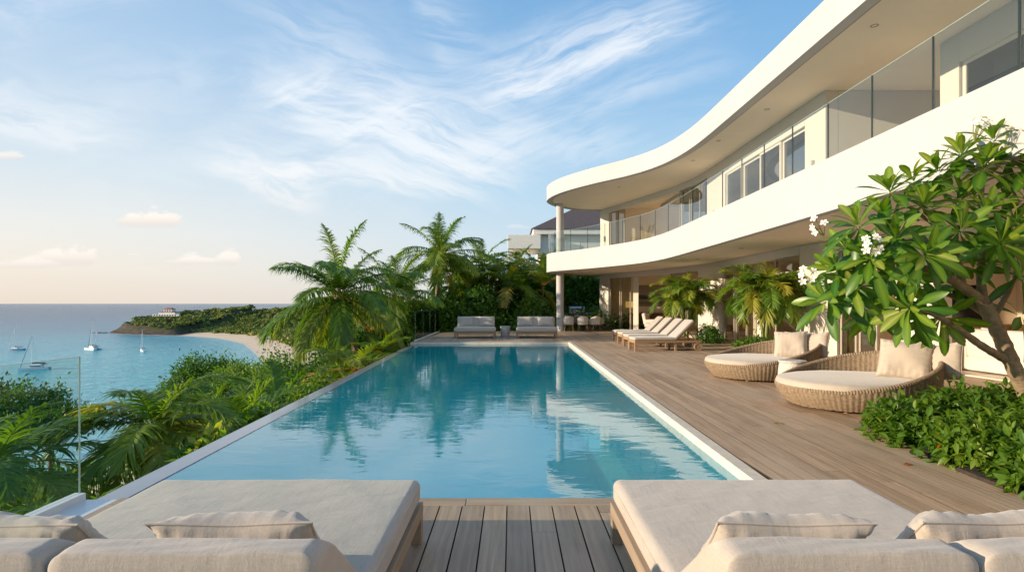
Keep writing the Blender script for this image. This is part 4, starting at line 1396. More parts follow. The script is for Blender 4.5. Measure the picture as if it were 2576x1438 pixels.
def wicker_bed(label, loc, rz):
    """round woven day bed: low at the foot, rising to a wrap-round back"""
    t = thing('wicker_day_bed', label, 'wicker day bed', loc, rz)
    NA, NR = 368, 34
    def rim(a):
        k = (1 + math.cos(a)) / 2
        return 0.30 + 0.44 * (max(0, k - 0.10) / 0.90) ** 1.15
    def outline(a):
        e = 1.0 + 0.03 * math.cos(2 * a)
        return 1.10 * e * math.cos(a), 1.00 * e * math.sin(a)
    def shell(scale, weave, flip, z0):
        V = []; T = []
        for i in range(NR + 1):
            s = i / NR
            for k in range(NA):
                a = 2 * math.pi * k / NA
                z = z0 + (rim(a) - z0) * s
                b = 0.80 + 0.20 * math.sin(min(1, z / 0.34) * math.pi / 2) + 0.03 * max(0, z - 0.34)
                x, y = outline(a)
                # stakes in threes with rows woven over and under them
                st = k // 4
                relief = weave * (0.5 + 0.5 * math.cos(2 * math.pi * k / 4)) 
                over = 1 if (st + i) % 2 == 0 else -1
                row = 0.35 * weave * over
                r_ = b * scale + relief * 0.8 + row
                V.append((x * r_, y * r_, z)); T.append(0.5 + 0.28 * math.cos(2 * math.pi * k / 4) + 0.14 * over)  # weave shade put into the tint: raised cane lighter, recesses darker
        F = [(i * NA + k, i * NA + (k + 1) % NA, (i + 1) * NA + (k + 1) % NA, (i + 1) * NA + k) for i in range(NR) for k in range(NA)]
        if flip: F = [f[::-1] for f in F]
        return V, F, T
    V, F, T = shell(1.0, 0.013, False, 0.035)
    o = link('woven_shell', raw_mesh('woven_shell', V, None, F, T, True), 'wicker', t)
    V, F, T = shell(0.945, 0.008, True, 0.16)
    link('inner_weave', raw_mesh('inner_weave', V, None, F, T, True), 'wicker', t)
    m = MB(); pts = []
    for k in range(NA + 1):
        a = 2 * math.pi * k / NA; x, y = outline(a)
        q = 0.975 * (0.80 + 0.20 * math.sin(min(1, rim(a) / 0.34) * math.pi / 2) + 0.03 * max(0, rim(a) - 0.34)) + 0.004
        pts.append((x * q, y * q, rim(a) + 0.004))
    m.tube(pts, [0.034 + 0.004 * math.cos(k * math.pi) for k in range(len(pts))], 8, False)
    m.tv = 0.7
    m.build('woven_rim', 'wicker', t, True)
    m = MB(); pts = [(outline(2 * math.pi * k / 96)[0] * 0.79, outline(2 * math.pi * k / 96)[1] * 0.79) for k in range(96)]
    m.prism(pts, 0.03, 0.05); m.build('base_board', 'dark_wood', t)
    for a in (0.6, 2.5, 3.8, 5.6):
        x, y = outline(a)
        m = MB(); m.lathe([(0.028, 0.0), (0.034, 0.03)], 12, (x * 0.74, y * 0.74)); m.build('foot', 'teak', t, True)
    # thick mattress: follows the shell, its foot end resting proud of the low rim
    m = MB(); n = 120; zs = []
    prof = [(0.60, 0.262), (0.985, 0.262), (1.0, 0.275), (1.012, 0.31), (1.012, 0.345), (1.0, 0.385), (0.975, 0.405), (0.93, 0.414), (0.7, 0.425), (0.35, 0.43), (0.05, 0.431)]
    V = []
    for s, z in prof:
        for k in range(n):
            a = 2 * math.pi * k / n; x, y = outline(a)
            back = max(0, math.cos(a)); q = s * (0.985 - 0.095 * min(1, max(0, (math.cos(a) + 0.75)) / 0.5))
            V.append((x * q, y * q, z + 0.006 * vnoise((x * 1.5 * s, y * 1.5 * s, 0), 2.0)))
    F = [(i * n + k, i * n + (k + 1) % n, (i + 1) * n + (k + 1) % n, (i + 1) * n + k) for i in range(len(prof) - 1) for k in range(n)]
    me = raw_mesh('mattress', V, None, F, None, True, [list(range(n))[::-1], [len(V) - n + k for k in range(n)]])
    link('mattress', me, 'cream_linen', t)
    return t


wicker_bed('round woven day bed nearest the camera beside the leafy shrubs', (5.08, 8.25, 0), R(16))
wicker_bed('round woven day bed farther from the camera by the small palms', (5.08, 11.35, 0), R(13))
pillow('large square cream pillow facing out on the nearer woven day bed', (0.66, 0.60, 0.24), (5.62, 8.00, 0.41), (R(-27), R(5), R(-36)), 'cream_linen', 21)
pillow('rounded cream pillow tilted sideways by the shrubs on the nearer woven day bed', (0.60, 0.56, 0.24), (6.02, 7.86, 0.41), (R(-22), R(-10), R(-66)), 'cream_linen', 22)
pillow('cream pillow half hidden at the back of the nearer woven day bed', (0.58, 0.54, 0.20), (5.98, 8.50, 0.42), (R(-18), 0, R(-40)), 'cream_linen', 23)
pillow('large square cream pillow facing out on the farther woven day bed', (0.62, 0.58, 0.23), (5.58, 11.15, 0.41), (R(-26), R(-3), R(-34)), 'cream_linen', 24)
pillow('cream pillow leaning on the rim of the farther woven day bed', (0.58, 0.54, 0.23), (5.98, 11.05, 0.41), (R(-20), R(-7), R(-64)), 'cream_linen', 25)
pillow('cream pillow tucked behind the others on the farther woven day bed', (0.54, 0.50, 0.18), (5.92, 11.62, 0.42), (R(-18), 0, R(-45)), 'cream_linen', 26)
t = thing('drum_stool', 'small round pale carved drum table between the two woven day beds', 'side table', (4.84, 9.60, 0))
m = MB(); prof = []
V = []; n = 96; rows = 26
for i in range(rows + 1):
    z = 0.485 * i / rows
    for k in range(n):
        a = 2 * math.pi * k / n
        r_ = 0.205 + 0.022 * math.sin(math.pi * i / rows) + 0.006 * math.cos(24 * a + (math.pi if i % 4 < 2 else 0)) * (1 if 1 < i < rows - 1 else 0)
        V.append((r_ * math.cos(a), r_ * math.sin(a), z))
F = [(i * n + k, i * n + (k + 1) % n, (i + 1) * n + (k + 1) % n, (i + 1) * n + k) for i in range(rows) for k in range(n)]
link('carved_body', raw_mesh('carved_body', V, None, F, None, True, [list(range(n))[::-1]]), 'carved_stone', t)
m = MB(); m.lathe([(0.2, 0.486), (0.222, 0.491), (0.226, 0.51), (0.218, 0.522)], 48); m.build('tabletop', 'carved_stone', t, True)


# dining set under the rounded end
def tub_chair(label):
    t = thing('dining_chair', label, 'dining chair', (0, 0, 0))
    n = 22; V = []; rows = 8
    def ht(a): return 0.60 + 0.22 * max(0, math.cos(a)) ** 0.6 if abs(a) < math.pi / 2 else 0.60
    for lay, rr in ((0, 0.30), (1, 0.245)):
        for i in range(rows + 1):
            for k in range(n + 1):
                a = -2.25 + 4.5 * k / n
                z = 0.36 + (ht(a) - 0.36) * i / rows
                r_ = rr * (0.94 + 0.10 * i / rows)
                V.append((r_ * math.sin(a), r_ * math.cos(a), z))
    F = []; m_ = (rows + 1) * (n + 1)
    for i in range(rows):
        for k in range(n):
            a = i * (n + 1) + k
            F.append((a, a + n + 1, a + n + 2, a + 1)); F.append((a + m_, a + m_ + 1, a + m_ + n + 2, a + m_ + n + 1))
    for k in range(n):
        a = rows * (n + 1) + k; F.append((a, a + m_, a + m_ + 1, a + 1)); F.append((k, k + 1, k + 1 + m_, k + m_))
    for i in range(rows):
        a = i * (n + 1); F.append((a, a + m_, a + m_ + n + 1, a + n + 1)); a += n; F.append((a, a + n + 1, a + m_ + n + 1, a + m_))
    link('backrest', raw_mesh('backrest', V, None, F, None, True), 'white_linen', t)
    cushion('seat', (0.50, 0.52, 0.13), 0.05, 'white_linen', t, (0, -0.04, 0.345), inner=5)
    for sx in (-1, 1):
        for sy in (-1, 1):
            l = MB(); l.tube([(sx * 0.20, sy * 0.19 - .02, 0.345), (sx * 0.235, sy * 0.225 - .02, 0.0)], [0.022, 0.014], 8); l.build('leg', 'teak', t, True)
    return t


DC = [(3.08, 30.25, 178, 'white tub dining chair next to the white column'), (3.83, 30.15, 182, 'white tub dining chair in the middle of the near side of the table'),
      (4.50, 30.3, 205, 'white tub dining chair near side of the table toward the wall'), (4.86, 30.95, 255, 'white tub dining chair at the wall end of the table'),
      (3.15, 32.0, 8, 'white tub dining chair on the far side of the table behind the column'), (3.85, 32.15, 2, 'white tub dining chair in the middle of the far side, before the grill'),
      (4.50, 32.0, -12, 'white tub dining chair on the far side of the table near the wall')]
c0 = None
for x, y, a, lab in DC:
    o = tub_chair(lab) if c0 is None else copy_tree(c0)
    if c0 is None: c0 = o
    o.location = (x, y, 0); o.rotation_euler = (0, 0, R(a)); tag(o, lab, 'dining chair', 'dining chairs round the terrace table')
t = thing('dining_table', 'dark oval dining table with wooden drum legs among the white tub chairs', 'dining table', (3.85, 31.15, 0))
m = MB(); m.prism([(1.05 * math.cos(a), 0.52 * math.sin(a)) for a in np.linspace(0, 2 * math.pi, 48)[:-1]], 0.70, 0.74); m.build('tabletop', 'dark_wood', t)
for x in (-0.55, 0.55):
    m = MB(); m.lathe([(0.24, 0.0), (0.20, 0.35), (0.24, 0.699)], 24, (x, 0)); m.build('drum_leg', 'teak', t, True)
t = thing('outdoor_kitchen', 'pale masonry grill counter behind the dining table', 'kitchen counter', (3.95, 34.2, 0))
m = MB((3.95, 34.2, 0)); m.box(2.35, 5.6, 33.9, 34.55, 0, 0.88); m.build('counter_base', 'concrete', t)
m = MB((3.95, 34.2, 0)); m.cbox(2.3, 5.6, 33.85, 34.6, 0.881, 0.93, 0.006); m.build('worktop', 'pale_curb', t)
t = thing('barbecue_grill', 'steel barbecue grill with its hood closed on the masonry counter', 'barbecue', (3.98, 34.2, 0.93))
m = MB((3.98, 34.2, 0.93)); m.cbox(3.50, 4.46, 33.9, 34.5, 0.931, 1.06, 0.01); m.build('firebox', 'steel', t)
m = MB((3.98, 34.2, 0.93)); n = 14
pr = [(33.92 + 0.28 - 0.28 * math.cos(a), 1.062 + 0.27 * math.sin(a)) for a in np.linspace(0, math.pi, n)]
vs = [(3.52, y, z) for y, z in pr] + [(4.44, y, z) for y, z in pr]
m.add(vs, [(i, i + 1, n + i + 1, n + i) for i in range(n - 1)], (), [list(range(n)), list(range(2 * n - 1, n - 1, -1))]); m.build('hood', 'steel', t, True)
m = MB((3.98, 34.2, 0.93)); m.tube([(3.62, 33.88, 1.15), (4.34, 33.88, 1.15)], 0.014, 8); m.build('hood_handle', 'dark_metal', t)
m = MB((3.98, 34.2, 0.93)); m.tube([(3.98, 33.925, 1.22), (3.98, 33.905, 1.22)], 0.035, 16); m.build('gauge', 'white_metal', t)

# ------------------------------------------------------------------ rooms seen through the openings
def curtain(label, pts, z0, z1, mat='curtain_cloth', amp=0.035, per=0.11, group=None):
    q, L = resample(pts, 0.012)
    t = thing('curtain', label, 'curtain', (q[0][0], q[0][1], z0), 0, group)
    off = []
    for i, p in enumerate(q):
        a = q[max(i - 1, 0)]; b = q[min(i + 1, len(q) - 1)]
        l = math.hypot(b[0] - a[0], b[1] - a[1]); s = i * 0.012
        d = amp * math.sin(2 * math.pi * s / per + 0.9 * math.sin(s * 3.7))
        off.append((p[0] + (b[1] - a[1]) / l * d, p[1] - (b[0] - a[0]) / l * d))
    m = MB((q[0][0], q[0][1], z0)); m.ribbon(off, [(x + 0.003, y + 0.002) for x, y in off], z0, z1)
    m.build('cloth', mat, t, True, 70)
    return t


curtain('cream curtain gathered beside the stacked doors of the dining end room', [(6.55, 30.0), (6.72, 29.55)], 0.03, 2.9)
curtain('white curtain gathered in the doorway behind the larger palm clump', [(8.95, 20.6), (8.98, 19.6)], 0.03, 2.9)
curtain('pale curtain gathered at the doorway beside the nearer woven day bed', [(9.55, 13.85), (9.75, 13.2)], 0.03, 2.9)
curtain('greenish cream curtain drawn inside the upper corner window', [(9.45, 10.9), (9.45, 9.1)], 3.72, 6.35, amp=0.04, per=0.15)
curtain('pale curtain inside the upper windows near the open lounge', [(8.45, 20.2), (8.45, 18.9)], 3.72, 6.35, amp=0.04, per=0.15)
t = thing('painting', 'wide muted seascape painting on the end wall of the dining end room', 'painting', (8.2, 32.37, 1.95))
m = MB(); m.box(-1.08, 1.08, -0.012, 0.0, -0.58, 0.58); m.build('canvas', 'canvas_paint', t)
m = MB()
for b in ((-1.11, -1.081, -0.03, 0.0, -0.61, 0.61), (1.081, 1.11, -0.03, 0.0, -0.61, 0.61), (-1.08, 1.08, -0.03, 0.0, -0.61, -0.581), (-1.08, 1.08, -0.03, 0.0, 0.581, 0.61)): m.box(*b)
m.build('frame', 'grey_wood', t)
t = thing('floor_lamp', 'tall lamp with an ochre drum shade beside the curtain', 'lamp', (6.72, 31.9, 0.012))
m = MB(); m.lathe([(0.15, 0.0), (0.15, 0.02), (0.02, 0.03), (0.045, 0.3), (0.02, 0.45), (0.05, 0.6), (0.02, 0.8), (0.03, 0.95), (0.012, 1.05), (0.012, 1.28)], 20); m.build('stand', 'teak', t, True)
m = MB(); m.lathe([(0.20, 1.26), (0.20, 1.60)], 28); m.build('lamp_shade', 'lamp_cloth', t, True)
t = thing('sideboard', 'dark brown sideboard under the seascape painting', 'sideboard', (8.1, 32.1, 0.012))
m = MB(); m.cbox(-1.25, 1.25, -0.22, 0.22, 0.12, 0.95, 0.008); m.build('body', 'dark_wood', t)
for k in range(4):
    m = MB(); m.cbox(-1.22 + k * 0.61, -0.63 + k * 0.61, -0.236, -0.221, 0.15, 0.92, 0.004); m.build('door', 'dark_wood', t)
for x in (-1.15, 1.15):
    m = MB(); m.box(x - .03, x + .03, -0.18, 0.18, 0.0, 0.119); m.build('leg', 'dark_wood', t)
t = thing('armchair', 'white armchair with wooden legs inside the dining end room', 'armchair', (7.45, 29.4, 0.012), R(60))
cushion('seat', (0.72, 0.72, 0.22), 0.06, 'white_linen', t, (0, 0, 0.24), inner=5)
cushion('back', (0.72, 0.20, 0.60), 0.07, 'white_linen', t, (0, 0.30, 0.38), (R(-12), 0, 0), inner=5)
for sx in (-1, 1):
    cushion('arm', (0.14, 0.66, 0.20), 0.05, 'white_linen', t, (sx * 0.36, 0, 0.44), inner=4)
    for sy in (-1, 1):
        m = MB(); m.tube([(sx * 0.29, sy * 0.29, 0.25), (sx * 0.31, sy * 0.31, 0)], [0.024, 0.016], 8); m.build('leg', 'teak', t)
pillow('small ochre pillow on a low seat behind the white armchair', (0.5, 0.32, 0.14), (8.75, 30.8, 0.52), (R(-10), 0, R(0)), 'ochre_cloth', 41, False)
t = thing('low_bench', 'dark bench seat holding the ochre pillow against the sideboard', 'bench', (8.75, 31.0, 0.012))
m = MB(); m.cbox(-0.8, 0.8, -0.35, 0.35, 0.1, 0.34, 0.01); m.build('base', 'dark_wood', t)
cushion('seat', (1.56, 0.68, 0.15), 0.05, 'grey_linen', t, (0, 0, 0.345), inner=5)
# room behind the larger palm clump: bed on a dark base
t = thing('bed', 'cream bed on a dark wooden base in the room behind the palm clump', 'bed', (11.3, 19.0, 0.012))
m = MB(); m.cbox(-1.2, 1.1, -1.1, 1.1, 0.05, 0.34, 0.01); m.build('base', 'dark_wood', t)
cushion('mattress', (2.1, 2.0, 0.24), 0.07, 'white_linen', t, (0, 0, 0.345), inner=8)
m = MB(); m.cbox(1.12, 1.22, -1.2, 1.2, 0.0, 1.25, 0.01); m.build('headboard', 'cabinet_wood', t)
# living room at the near end: cabinet, screen, sofa
t = thing('cabinet', 'long low reddish wood cabinet below the black screen', 'cabinet', (11.9, 14.95, 0.012))
m = MB(); m.cbox(-1.25, 1.85, -0.22, 0.22, 0.06, 0.93, 0.006); m.build('body', 'cabinet_wood', t)
for k in range(4):
    m = MB(); m.cbox(-1.20 + k * 0.76, -0.47 + k * 0.76, -0.237, -0.221, 0.12, 0.86, 0.004); d = m.build('door', 'cabinet_wood', t)
    m = MB(); m.box(-0.55 + k * 0.76, -0.535 + k * 0.76, -0.252, -0.238, 0.42, 0.58); m.build('handle', 'dark_metal', d)
t = thing('screen', 'black television screen on the wall above the reddish cabinet', 'television', (12.0, 15.15, 1.5))
m = MB(); m.cbox(-0.85, 0.85, 0.0, 0.04, -0.45, 0.50, 0.006); m.build('bezel', 'dark_metal', t)
m = MB(); m.box(-0.83, 0.83, -0.004, -0.001, -0.43, 0.48); m.build('panel', 'black_screen', t)
t = thing('lounge_sofa', 'white sofa with low sloping arms just inside the wide near doorway', 'sofa', (10.75, 11.2, 0.012), R(4))
cushion('base', (1.5, 2.3, 0.30), 0.04, 'white_linen', t, (0.1, 0, 0.03), inner=6)
for s in (-1, 1): cushion('arm', (1.5, 0.22, 0.60), 0.06, 'white_linen', t, (0.1, s * 1.26, 0.03), inner=6)
cushion('back', (0.26, 2.3, 0.62), 0.09, 'white_linen', t, (-0.52, 0, 0.30), (0, R(-6), 0), inner=6)
for s in (-1, 1): cushion('seat_cushion', (1.1, 1.12, 0.17), 0.05, 'white_linen', t, (0.22, s * 0.575, 0.335), inner=6)
pillow('white pillow on the far corner of the lounge sofa', (0.55, 0.48, 0.18), (10.50, 12.05, 0.51), (R(-16), 0, R(85)), 'white_linen', 51, False)
t = thing('coffee_table', 'dark round table beyond the white lounge sofa', 'coffee table', (12.4, 12.9, 0.012))
m = MB(); m.lathe([(0.18, 0), (0.2, 0.36)], 24); m.build('base', 'dark_wood', t, True)
m = MB(); m.lathe([(0.5, 0.361), (0.5, 0.41)], 36); m.build('tabletop', 'dark_wood', t, True)
t = thing('ceiling_fan', 'ceiling fan hanging in the open upper room', 'ceiling fan', (8.9, 26.8, 6.93))
m = MB(); m.lathe([(0.06, 0.0), (0.06, -0.04), (0.018, -0.05), (0.018, -0.32), (0.09, -0.34), (0.11, -0.40), (0.06, -0.46)], 20); m.build('motor', 'frame_metal', t, True)
for k in range(5):
    a = 2 * math.pi * k / 5 + 0.3
    m = MB(); m.bar((0.1 * math.cos(a), 0.1 * math.sin(a), -0.39), (0.68 * math.cos(a), 0.68 * math.sin(a), -0.39), 0.14, 0.012, up=(0.12 * math.sin(a), -0.12 * math.cos(a), 1)); m.build('blade', 'dark_wood', t)

# ------------------------------------------------------------------ vegetation
def unit(a): return a / np.maximum(np.linalg.norm(a, axis=-1, keepdims=True), 1e-9)


class Leaves:
    """many leaf blades gathered as arrays"""
    def __init__(self): self.V = []; self.F3 = []; self.F4 = []; self.T = []; self.n = 0
    def put(self, V, F3, F4, T):
        V = V.reshape(-1, 3)
        self.V.append(V); self.T.append(T.ravel())
        if F3 is not None and len(F3): self.F3.append(np.asarray(F3).reshape(-1, 3) + self.n)
        if F4 is not None and len(F4): self.F4.append(np.asarray(F4).reshape(-1, 4) + self.n)
        self.n += len(V)
    def mesh(self, name, off=(0, 0, 0), smooth=False):
        V = np.concatenate(self.V) - np.array(off)
        return raw_mesh(name, V, np.concatenate(self.F3) if self.F3 else None, np.concatenate(self.F4) if self.F4 else None, np.concatenate(self.T), smooth)


def blades(L, base, d, nrm, ln, wd, tint, fold=0.25, droop=0.25):
    """simple pointed leaf: base, two flanks, tip, folded along the midrib; arrays of N"""
    N = len(base)
    d = unit(d); s = unit(np.cross(d, nrm)); u = np.cross(s, d)
    ln = ln[:, None]; wd = wd[:, None]
    m = base + d * ln * 0.5 - np.array([0, 0, 1.0]) * ln * droop * 0.2
    p0 = base; p3 = base + d * ln - np.array([0, 0, 1.0]) * ln * droop
    a = m + s * wd / 2 + u * wd * fold; b = m - s * wd / 2 + u * wd * fold
    V = np.stack([p0, a, p3, b, m], 1)
    k = np.arange(N)[:, None] * 5
    F3 = np.concatenate([k + np.array([[0, 1, 4]]), k + np.array([[1, 2, 4]]), k + np.array([[2, 3, 4]]), k + np.array([[3, 0, 4]])], 0)
    L.put(V, F3, None, np.repeat(tint[:, None], 5, 1))


def ovate(L, base, d, nrm, ln, wd, tint, fold=0.16, curl=0.35, seg=6, tipw=0.0, mid=0.12):
    """fuller leaf with a raised-edge blade, midrib crease and a curved length (for close views)"""
    N = len(base)
    d = unit(d); s = unit(np.cross(d, nrm)); u = np.cross(s, d)
    t = np.linspace(0, 1, seg + 1)
    prof = np.clip(np.sin(np.pi * t ** 0.85) ** 0.75, 0, 1); prof[0] = 0.10; prof[-1] = 0.02
    if tipw: prof = np.where(t > 0.5, np.clip(np.sqrt(np.maximum(0, 1 - ((t - 0.58) / 0.425) ** 2)), 0.03, 1), 0.10 + 0.9 * np.clip(t / 0.55, 0, 1) ** 1.2)
    P = base[:, None, :] + d[:, None, :] * (ln[:, None] * t[None, :])[:, :, None] + (u * 1.0)[:, None, :] * (ln[:, None] * (-curl) * (t ** 2)[None, :])[:, :, None]
    P[:, :, 2] -= (ln[:, None] * 0.10 * (t ** 2)[None, :])
    w = wd[:, None] * prof[None, :] / 2
    A = P + s[:, None, :] * w[:, :, None] + u[:, None, :] * (w * fold * 2)[:, :, None]
    B = P - s[:, None, :] * w[:, :, None] + u[:, None, :] * (w * fold * 2)[:, :, None]
    V = np.stack([A, P, B], 2)                     # N, seg+1, 3, 3
    k = np.arange(N)[:, None, None] * (seg + 1) * 3 + np.arange(seg)[None, :, None] * 3
    F = np.concatenate([(k + np.array([0, 3, 4, 1])).reshape(-1, 4), (k + np.array([1, 4, 5, 2])).reshape(-1, 4)], 0)
    T = np.repeat(tint[:, None], (seg + 1) * 3, 1).reshape(N, seg + 1, 3).copy()
    T[:, :, 1] = np.minimum(1.0, T[:, :, 1] + mid)
    L.put(V, None, F, T)


def frond(L, S, rg, base, az, e0, ln, droop, nleaf, ll, lw, tint, hang=0.5, start=0.12, twist=0.0, plume=0.0):
    """one feather leaf: curved midrib (in S) with leaflets on both sides (in L)"""
    s = np.linspace(0, 1, nleaf)
    th = e0 - droop * s ** 1.35
    az_ = az + twist * s
    T = np.stack([np.cos(th) * np.cos(az_), np.cos(th) * np.sin(az_), np.sin(th)], 1)
    P = np.array(base) + np.concatenate([[[0, 0, 0]], np.cumsum(T[:-1], 0)]) * (ln / (nleaf - 1))
    side = np.stack([-np.sin(az_), np.cos(az_), np.zeros(nleaf)], 1)
    up = np.cross(T, side); up *= np.sign(up[:, 2:3] + 1e-9) if abs(e0) < 1.4 else 1
    keep = s > start
    q = (s[keep] - start) / (1 - start)
    k = len(q)
    prof = (0.55 + 0.45 * np.sin(np.pi * np.clip(q * 0.9 + 0.05, 0, 1))) * np.clip((1.04 - q) / 0.22, 0.18, 1)
    ang = np.radians(62 - 34 * q)
    for sg in (-1, 1):
        jit = rg.normal(0, 0.10, (k, 3)) * (1 + plume * 2)
        d = T[keep] * np.cos(ang)[:, None] + side[keep] * (sg * np.sin(ang))[:, None] + up[keep] * (0.22 + plume * rg.normal(0, 0.5, (k, 1))) + jit
        d = unit(d)
        wv = unit(T[keep] - d * (T[keep] * d).sum(1, keepdims=True))
        Ln = ll * prof * rg.uniform(0.82, 1.1, k)
        t = np.array([0, 0.3, 0.68, 1.0]); wp = np.array([0.55, 1.0, 0.72, 0.06])
        hg = hang * rg.uniform(0.6, 1.35, k)
        C = P[keep][:, None, :] + d[:, None, :] * (Ln[:, None] * t)[:, :, None]
        C[:, :, 2] -= (Ln * hg)[:, None] * (t ** 2)[None, :]
        w = lw * wp / 2
        V = np.stack([C + wv[:, None, :] * w[None, :, None], C - wv[:, None, :] * w[None, :, None]], 2)
        b = np.arange(k)[:, None] * 8
        F = np.concatenate([b + np.array([[0, 2, 3, 1]]), b + np.array([[2, 4, 5, 3]]), b + np.array([[4, 6, 7, 5]])], 0)
        tt = np.clip(tint + rg.normal(0, 0.05, k), 0, 1)
        L.put(V, None, F, np.repeat(tt[:, None], 8, 1))
    # midrib as a slim three-sided strip
    rr = 0.016 * (ln / 3.0) * (1.15 - s) + 0.003
    V = np.stack([P + side * rr[:, None], P - side * rr[:, None], P - up * rr[:, None] * 1.4], 1)
    b = np.arange(nleaf - 1)[:, None] * 3
    F = np.concatenate([b + np.array([[0, 3, 4, 1]]), b + np.array([[1, 4, 5, 2]]), b + np.array([[2, 5, 3, 0]])], 0)
    S.put(V, None, F, np.full((nleaf, 3), min(1.0, tint + 0.30)))


def trunk_mesh(mb, pts, r0, r1, n=12, rings=0, seed=0):
    q = catmull([tuple(p) for p in pts], 8) if len(pts[0]) == 2 else None
    P = [np.array(p, float) for p in pts]
    dense = []
    PP = [2 * P[0] - P[1]] + P + [2 * P[-1] - P[-2]]
    for i in range(1, len(PP) - 2):
        p0, p1, p2, p3 = PP[i - 1:i + 3]
        for k in range(10):
            t = k / 10
            dense.append(0.5 * ((2 * p1) + (-p0 + p2) * t + (2 * p0 - 5 * p1 + 4 * p2 - p3) * t ** 2 + (-p0 + 3 * p1 - 3 * p2 + p3) * t ** 3))
    dense.append(P[-1])
    m = len(dense)
    rad_ = [(r0 + (r1 - r0) * i / (m - 1)) * (1 + (0.06 if (rings and i % 2 == 0) else 0) + 0.05 * math.sin(i * 1.7 + seed)) for i in range(m)]
    mb.tube(dense, rad_, n)


def palm(name, label, base, top, nf, ln, seed, e_rng=(-0.5, 1.35), droop=(0.9, 1.5), nleaf=44, ll=0.62, lw=0.045, tint=(0.25, 0.6), r=(0.15, 0.10), lean=(0.0, 0.0), hang=0.5, dead=2, group=None, cat='palm', plume=0.0, nuts=False, ltint=None, az_skip=None):
    rg = np.random.RandomState(seed)
    t = thing(name, label, cat, tuple(base), 0, group)
    base = np.array(base, float); top = np.array(top, float)
    mid = base * 0.5 + top * 0.5 + np.array([lean[0], lean[1], 0])
    mb = MB(base); trunk_mesh(mb, [base + (0, 0, -0.3), base * 0.75 + mid * 0.25 + 0 * mid, mid, top], r[0], r[1], 14, 1, seed)
    mb.build('trunk', 'palm_bark', t, True, 80)
    L = Leaves(); S = L
    for i in range(nf):
        q = (i + 0.5) / nf
        e0 = e_rng[1] + (e_rng[0] - e_rng[1]) * q ** 0.85 + rg.normal(0, 0.10)
        az = i * 2.39996 + rg.normal(0, 0.16)
        dr = rg.uniform(*droop) * (1.08 - 0.38 * q) * (0.65 if e0 > 1.1 else 1.0)
        ti = tint[0] + (tint[1] - tint[0]) * rg.beta(1.6, 1.8) + (0.12 if q > 0.8 else 0)
        if ltint is not None and q > 0.75: ti = ltint
        frond(L, S, rg, top + (0, 0, 0.05), az, e0, ln * rg.uniform(0.82, 1.08) * (0.9 if e0 > 1.1 else 1), dr, nleaf, ll * rg.uniform(0.9, 1.1), lw, ti, hang, plume=plume, twist=rg.normal(0, 0.18))
    for i in range(dead):
        frond(L, S, rg, top - (0, 0, 0.1), rg.uniform(0, 6.28), -0.75 + rg.normal(0, 0.1), ln * 0.75, 0.6, int(nleaf * 0.7), ll * 0.6, lw * 0.8, 0.98, 0.9)
    link('crown', L.mesh('crown', base), 'palm_leaf', t)
    if nuts:
        mb = MB(base)
        for k in range(9):
            a = rg.uniform(0, 6.28); p = top + np.array([0.22 * math.cos(a), 0.22 * math.sin(a), -0.22 + rg.uniform(-0.1, 0.05)])
            bm = bmesh.new(); bmesh.ops.create_icosphere(bm, subdivisions=2, radius=0.10)
            for v in bm.verts: v.co = Vector((v.co.x, v.co.y, v.co.z * 1.25)) + Vector(p)
            mb.bm(bm)
        # old leaf bases round the crown shaft
        for k in range(16):
            a = k * 2.4; d = np.array([math.cos(a), math.sin(a), 0.0])
            mb.tube([top + d * 0.06 + (0, 0, -0.35), top + d * 0.17 + (0, 0, 0.0), top + d * 0.34 + (0, 0, 0.26)], [0.05, 0.06, 0.025], 6)
        mb.build('crownshaft', 'palm_bark', t, True, 60)
    return t


def clump_palm(label, base, stems, h, nf, ln, seed, ll=0.34, lw=0.034, tint=(0.15, 0.55), group=None, spread=0.45, droop=(1.0, 1.9), e_rng=(-0.25, 1.25), plume=0.18, hang=0.3, name='clump_palm', r=0.045):
    """several slim green stems from one root, short arching plumes on each"""
    rg = np.random.RandomState(seed)
    t = thing(name, label, 'palm', tuple(base), 0, group)
    b = np.array(base, float)
    L = Leaves()
    for s in range(stems):
        a = 2 * math.pi * s / stems + rg.uniform(-0.4, 0.4)
        o = np.array([math.cos(a), math.sin(a), 0])
        hh = h * rg.uniform(0.82, 1.08)
        foot = b + o * spread * 0.25; top = b + o * spread + (0, 0, hh)
        mb = MB(base); trunk_mesh(mb, [foot - (0, 0, 0.1), foot + (0, 0, hh * 0.4), top - (0, 0, 0.1), top], r, r * 0.62, 10, 1, s)
        mb.build('stem', 'green_stem', t, True, 80)
        for i in range(nf):
            q = (i + 0.5) / nf
            e0 = e_rng[1] + (e_rng[0] - e_rng[1]) * q + rg.normal(0, 0.12)
            frond(L, L, rg, top, i * 2.39996 + s + rg.normal(0, 0.2), e0, ln * rg.uniform(0.8, 1.1), rg.uniform(*droop), 46, ll * rg.uniform(0.85, 1.1), lw, tint[0] + (tint[1] - tint[0]) * rg.rand(), hang, 0.16, plume=plume)
    link('crown', L.mesh('crown', base), 'palm_leaf', t)
    return t


def bush_pts(rg, rx, ry, rz, clumps, per, fill=0.35, flat=0.0):
    """clump centres over a lumpy dome, leaves about each"""
    u = rg.uniform(-1, 1, (clumps * 3, 3)); n = np.linalg.norm(u, axis=1)
    u = u[(n < 1) & (n > 0.05)][:clumps]
    c = unit(u); c[:, 2] = np.abs(c[:, 2]) * (1 - flat) - 0.12 * flat
    rr = rg.uniform(fill, 1.0, (len(c), 1)) ** 0.5
    c = c * rr
    ctr = c * np.array([rx, ry, rz])
    return ctr, unit(c + np.array([0, 0, 0.25]))


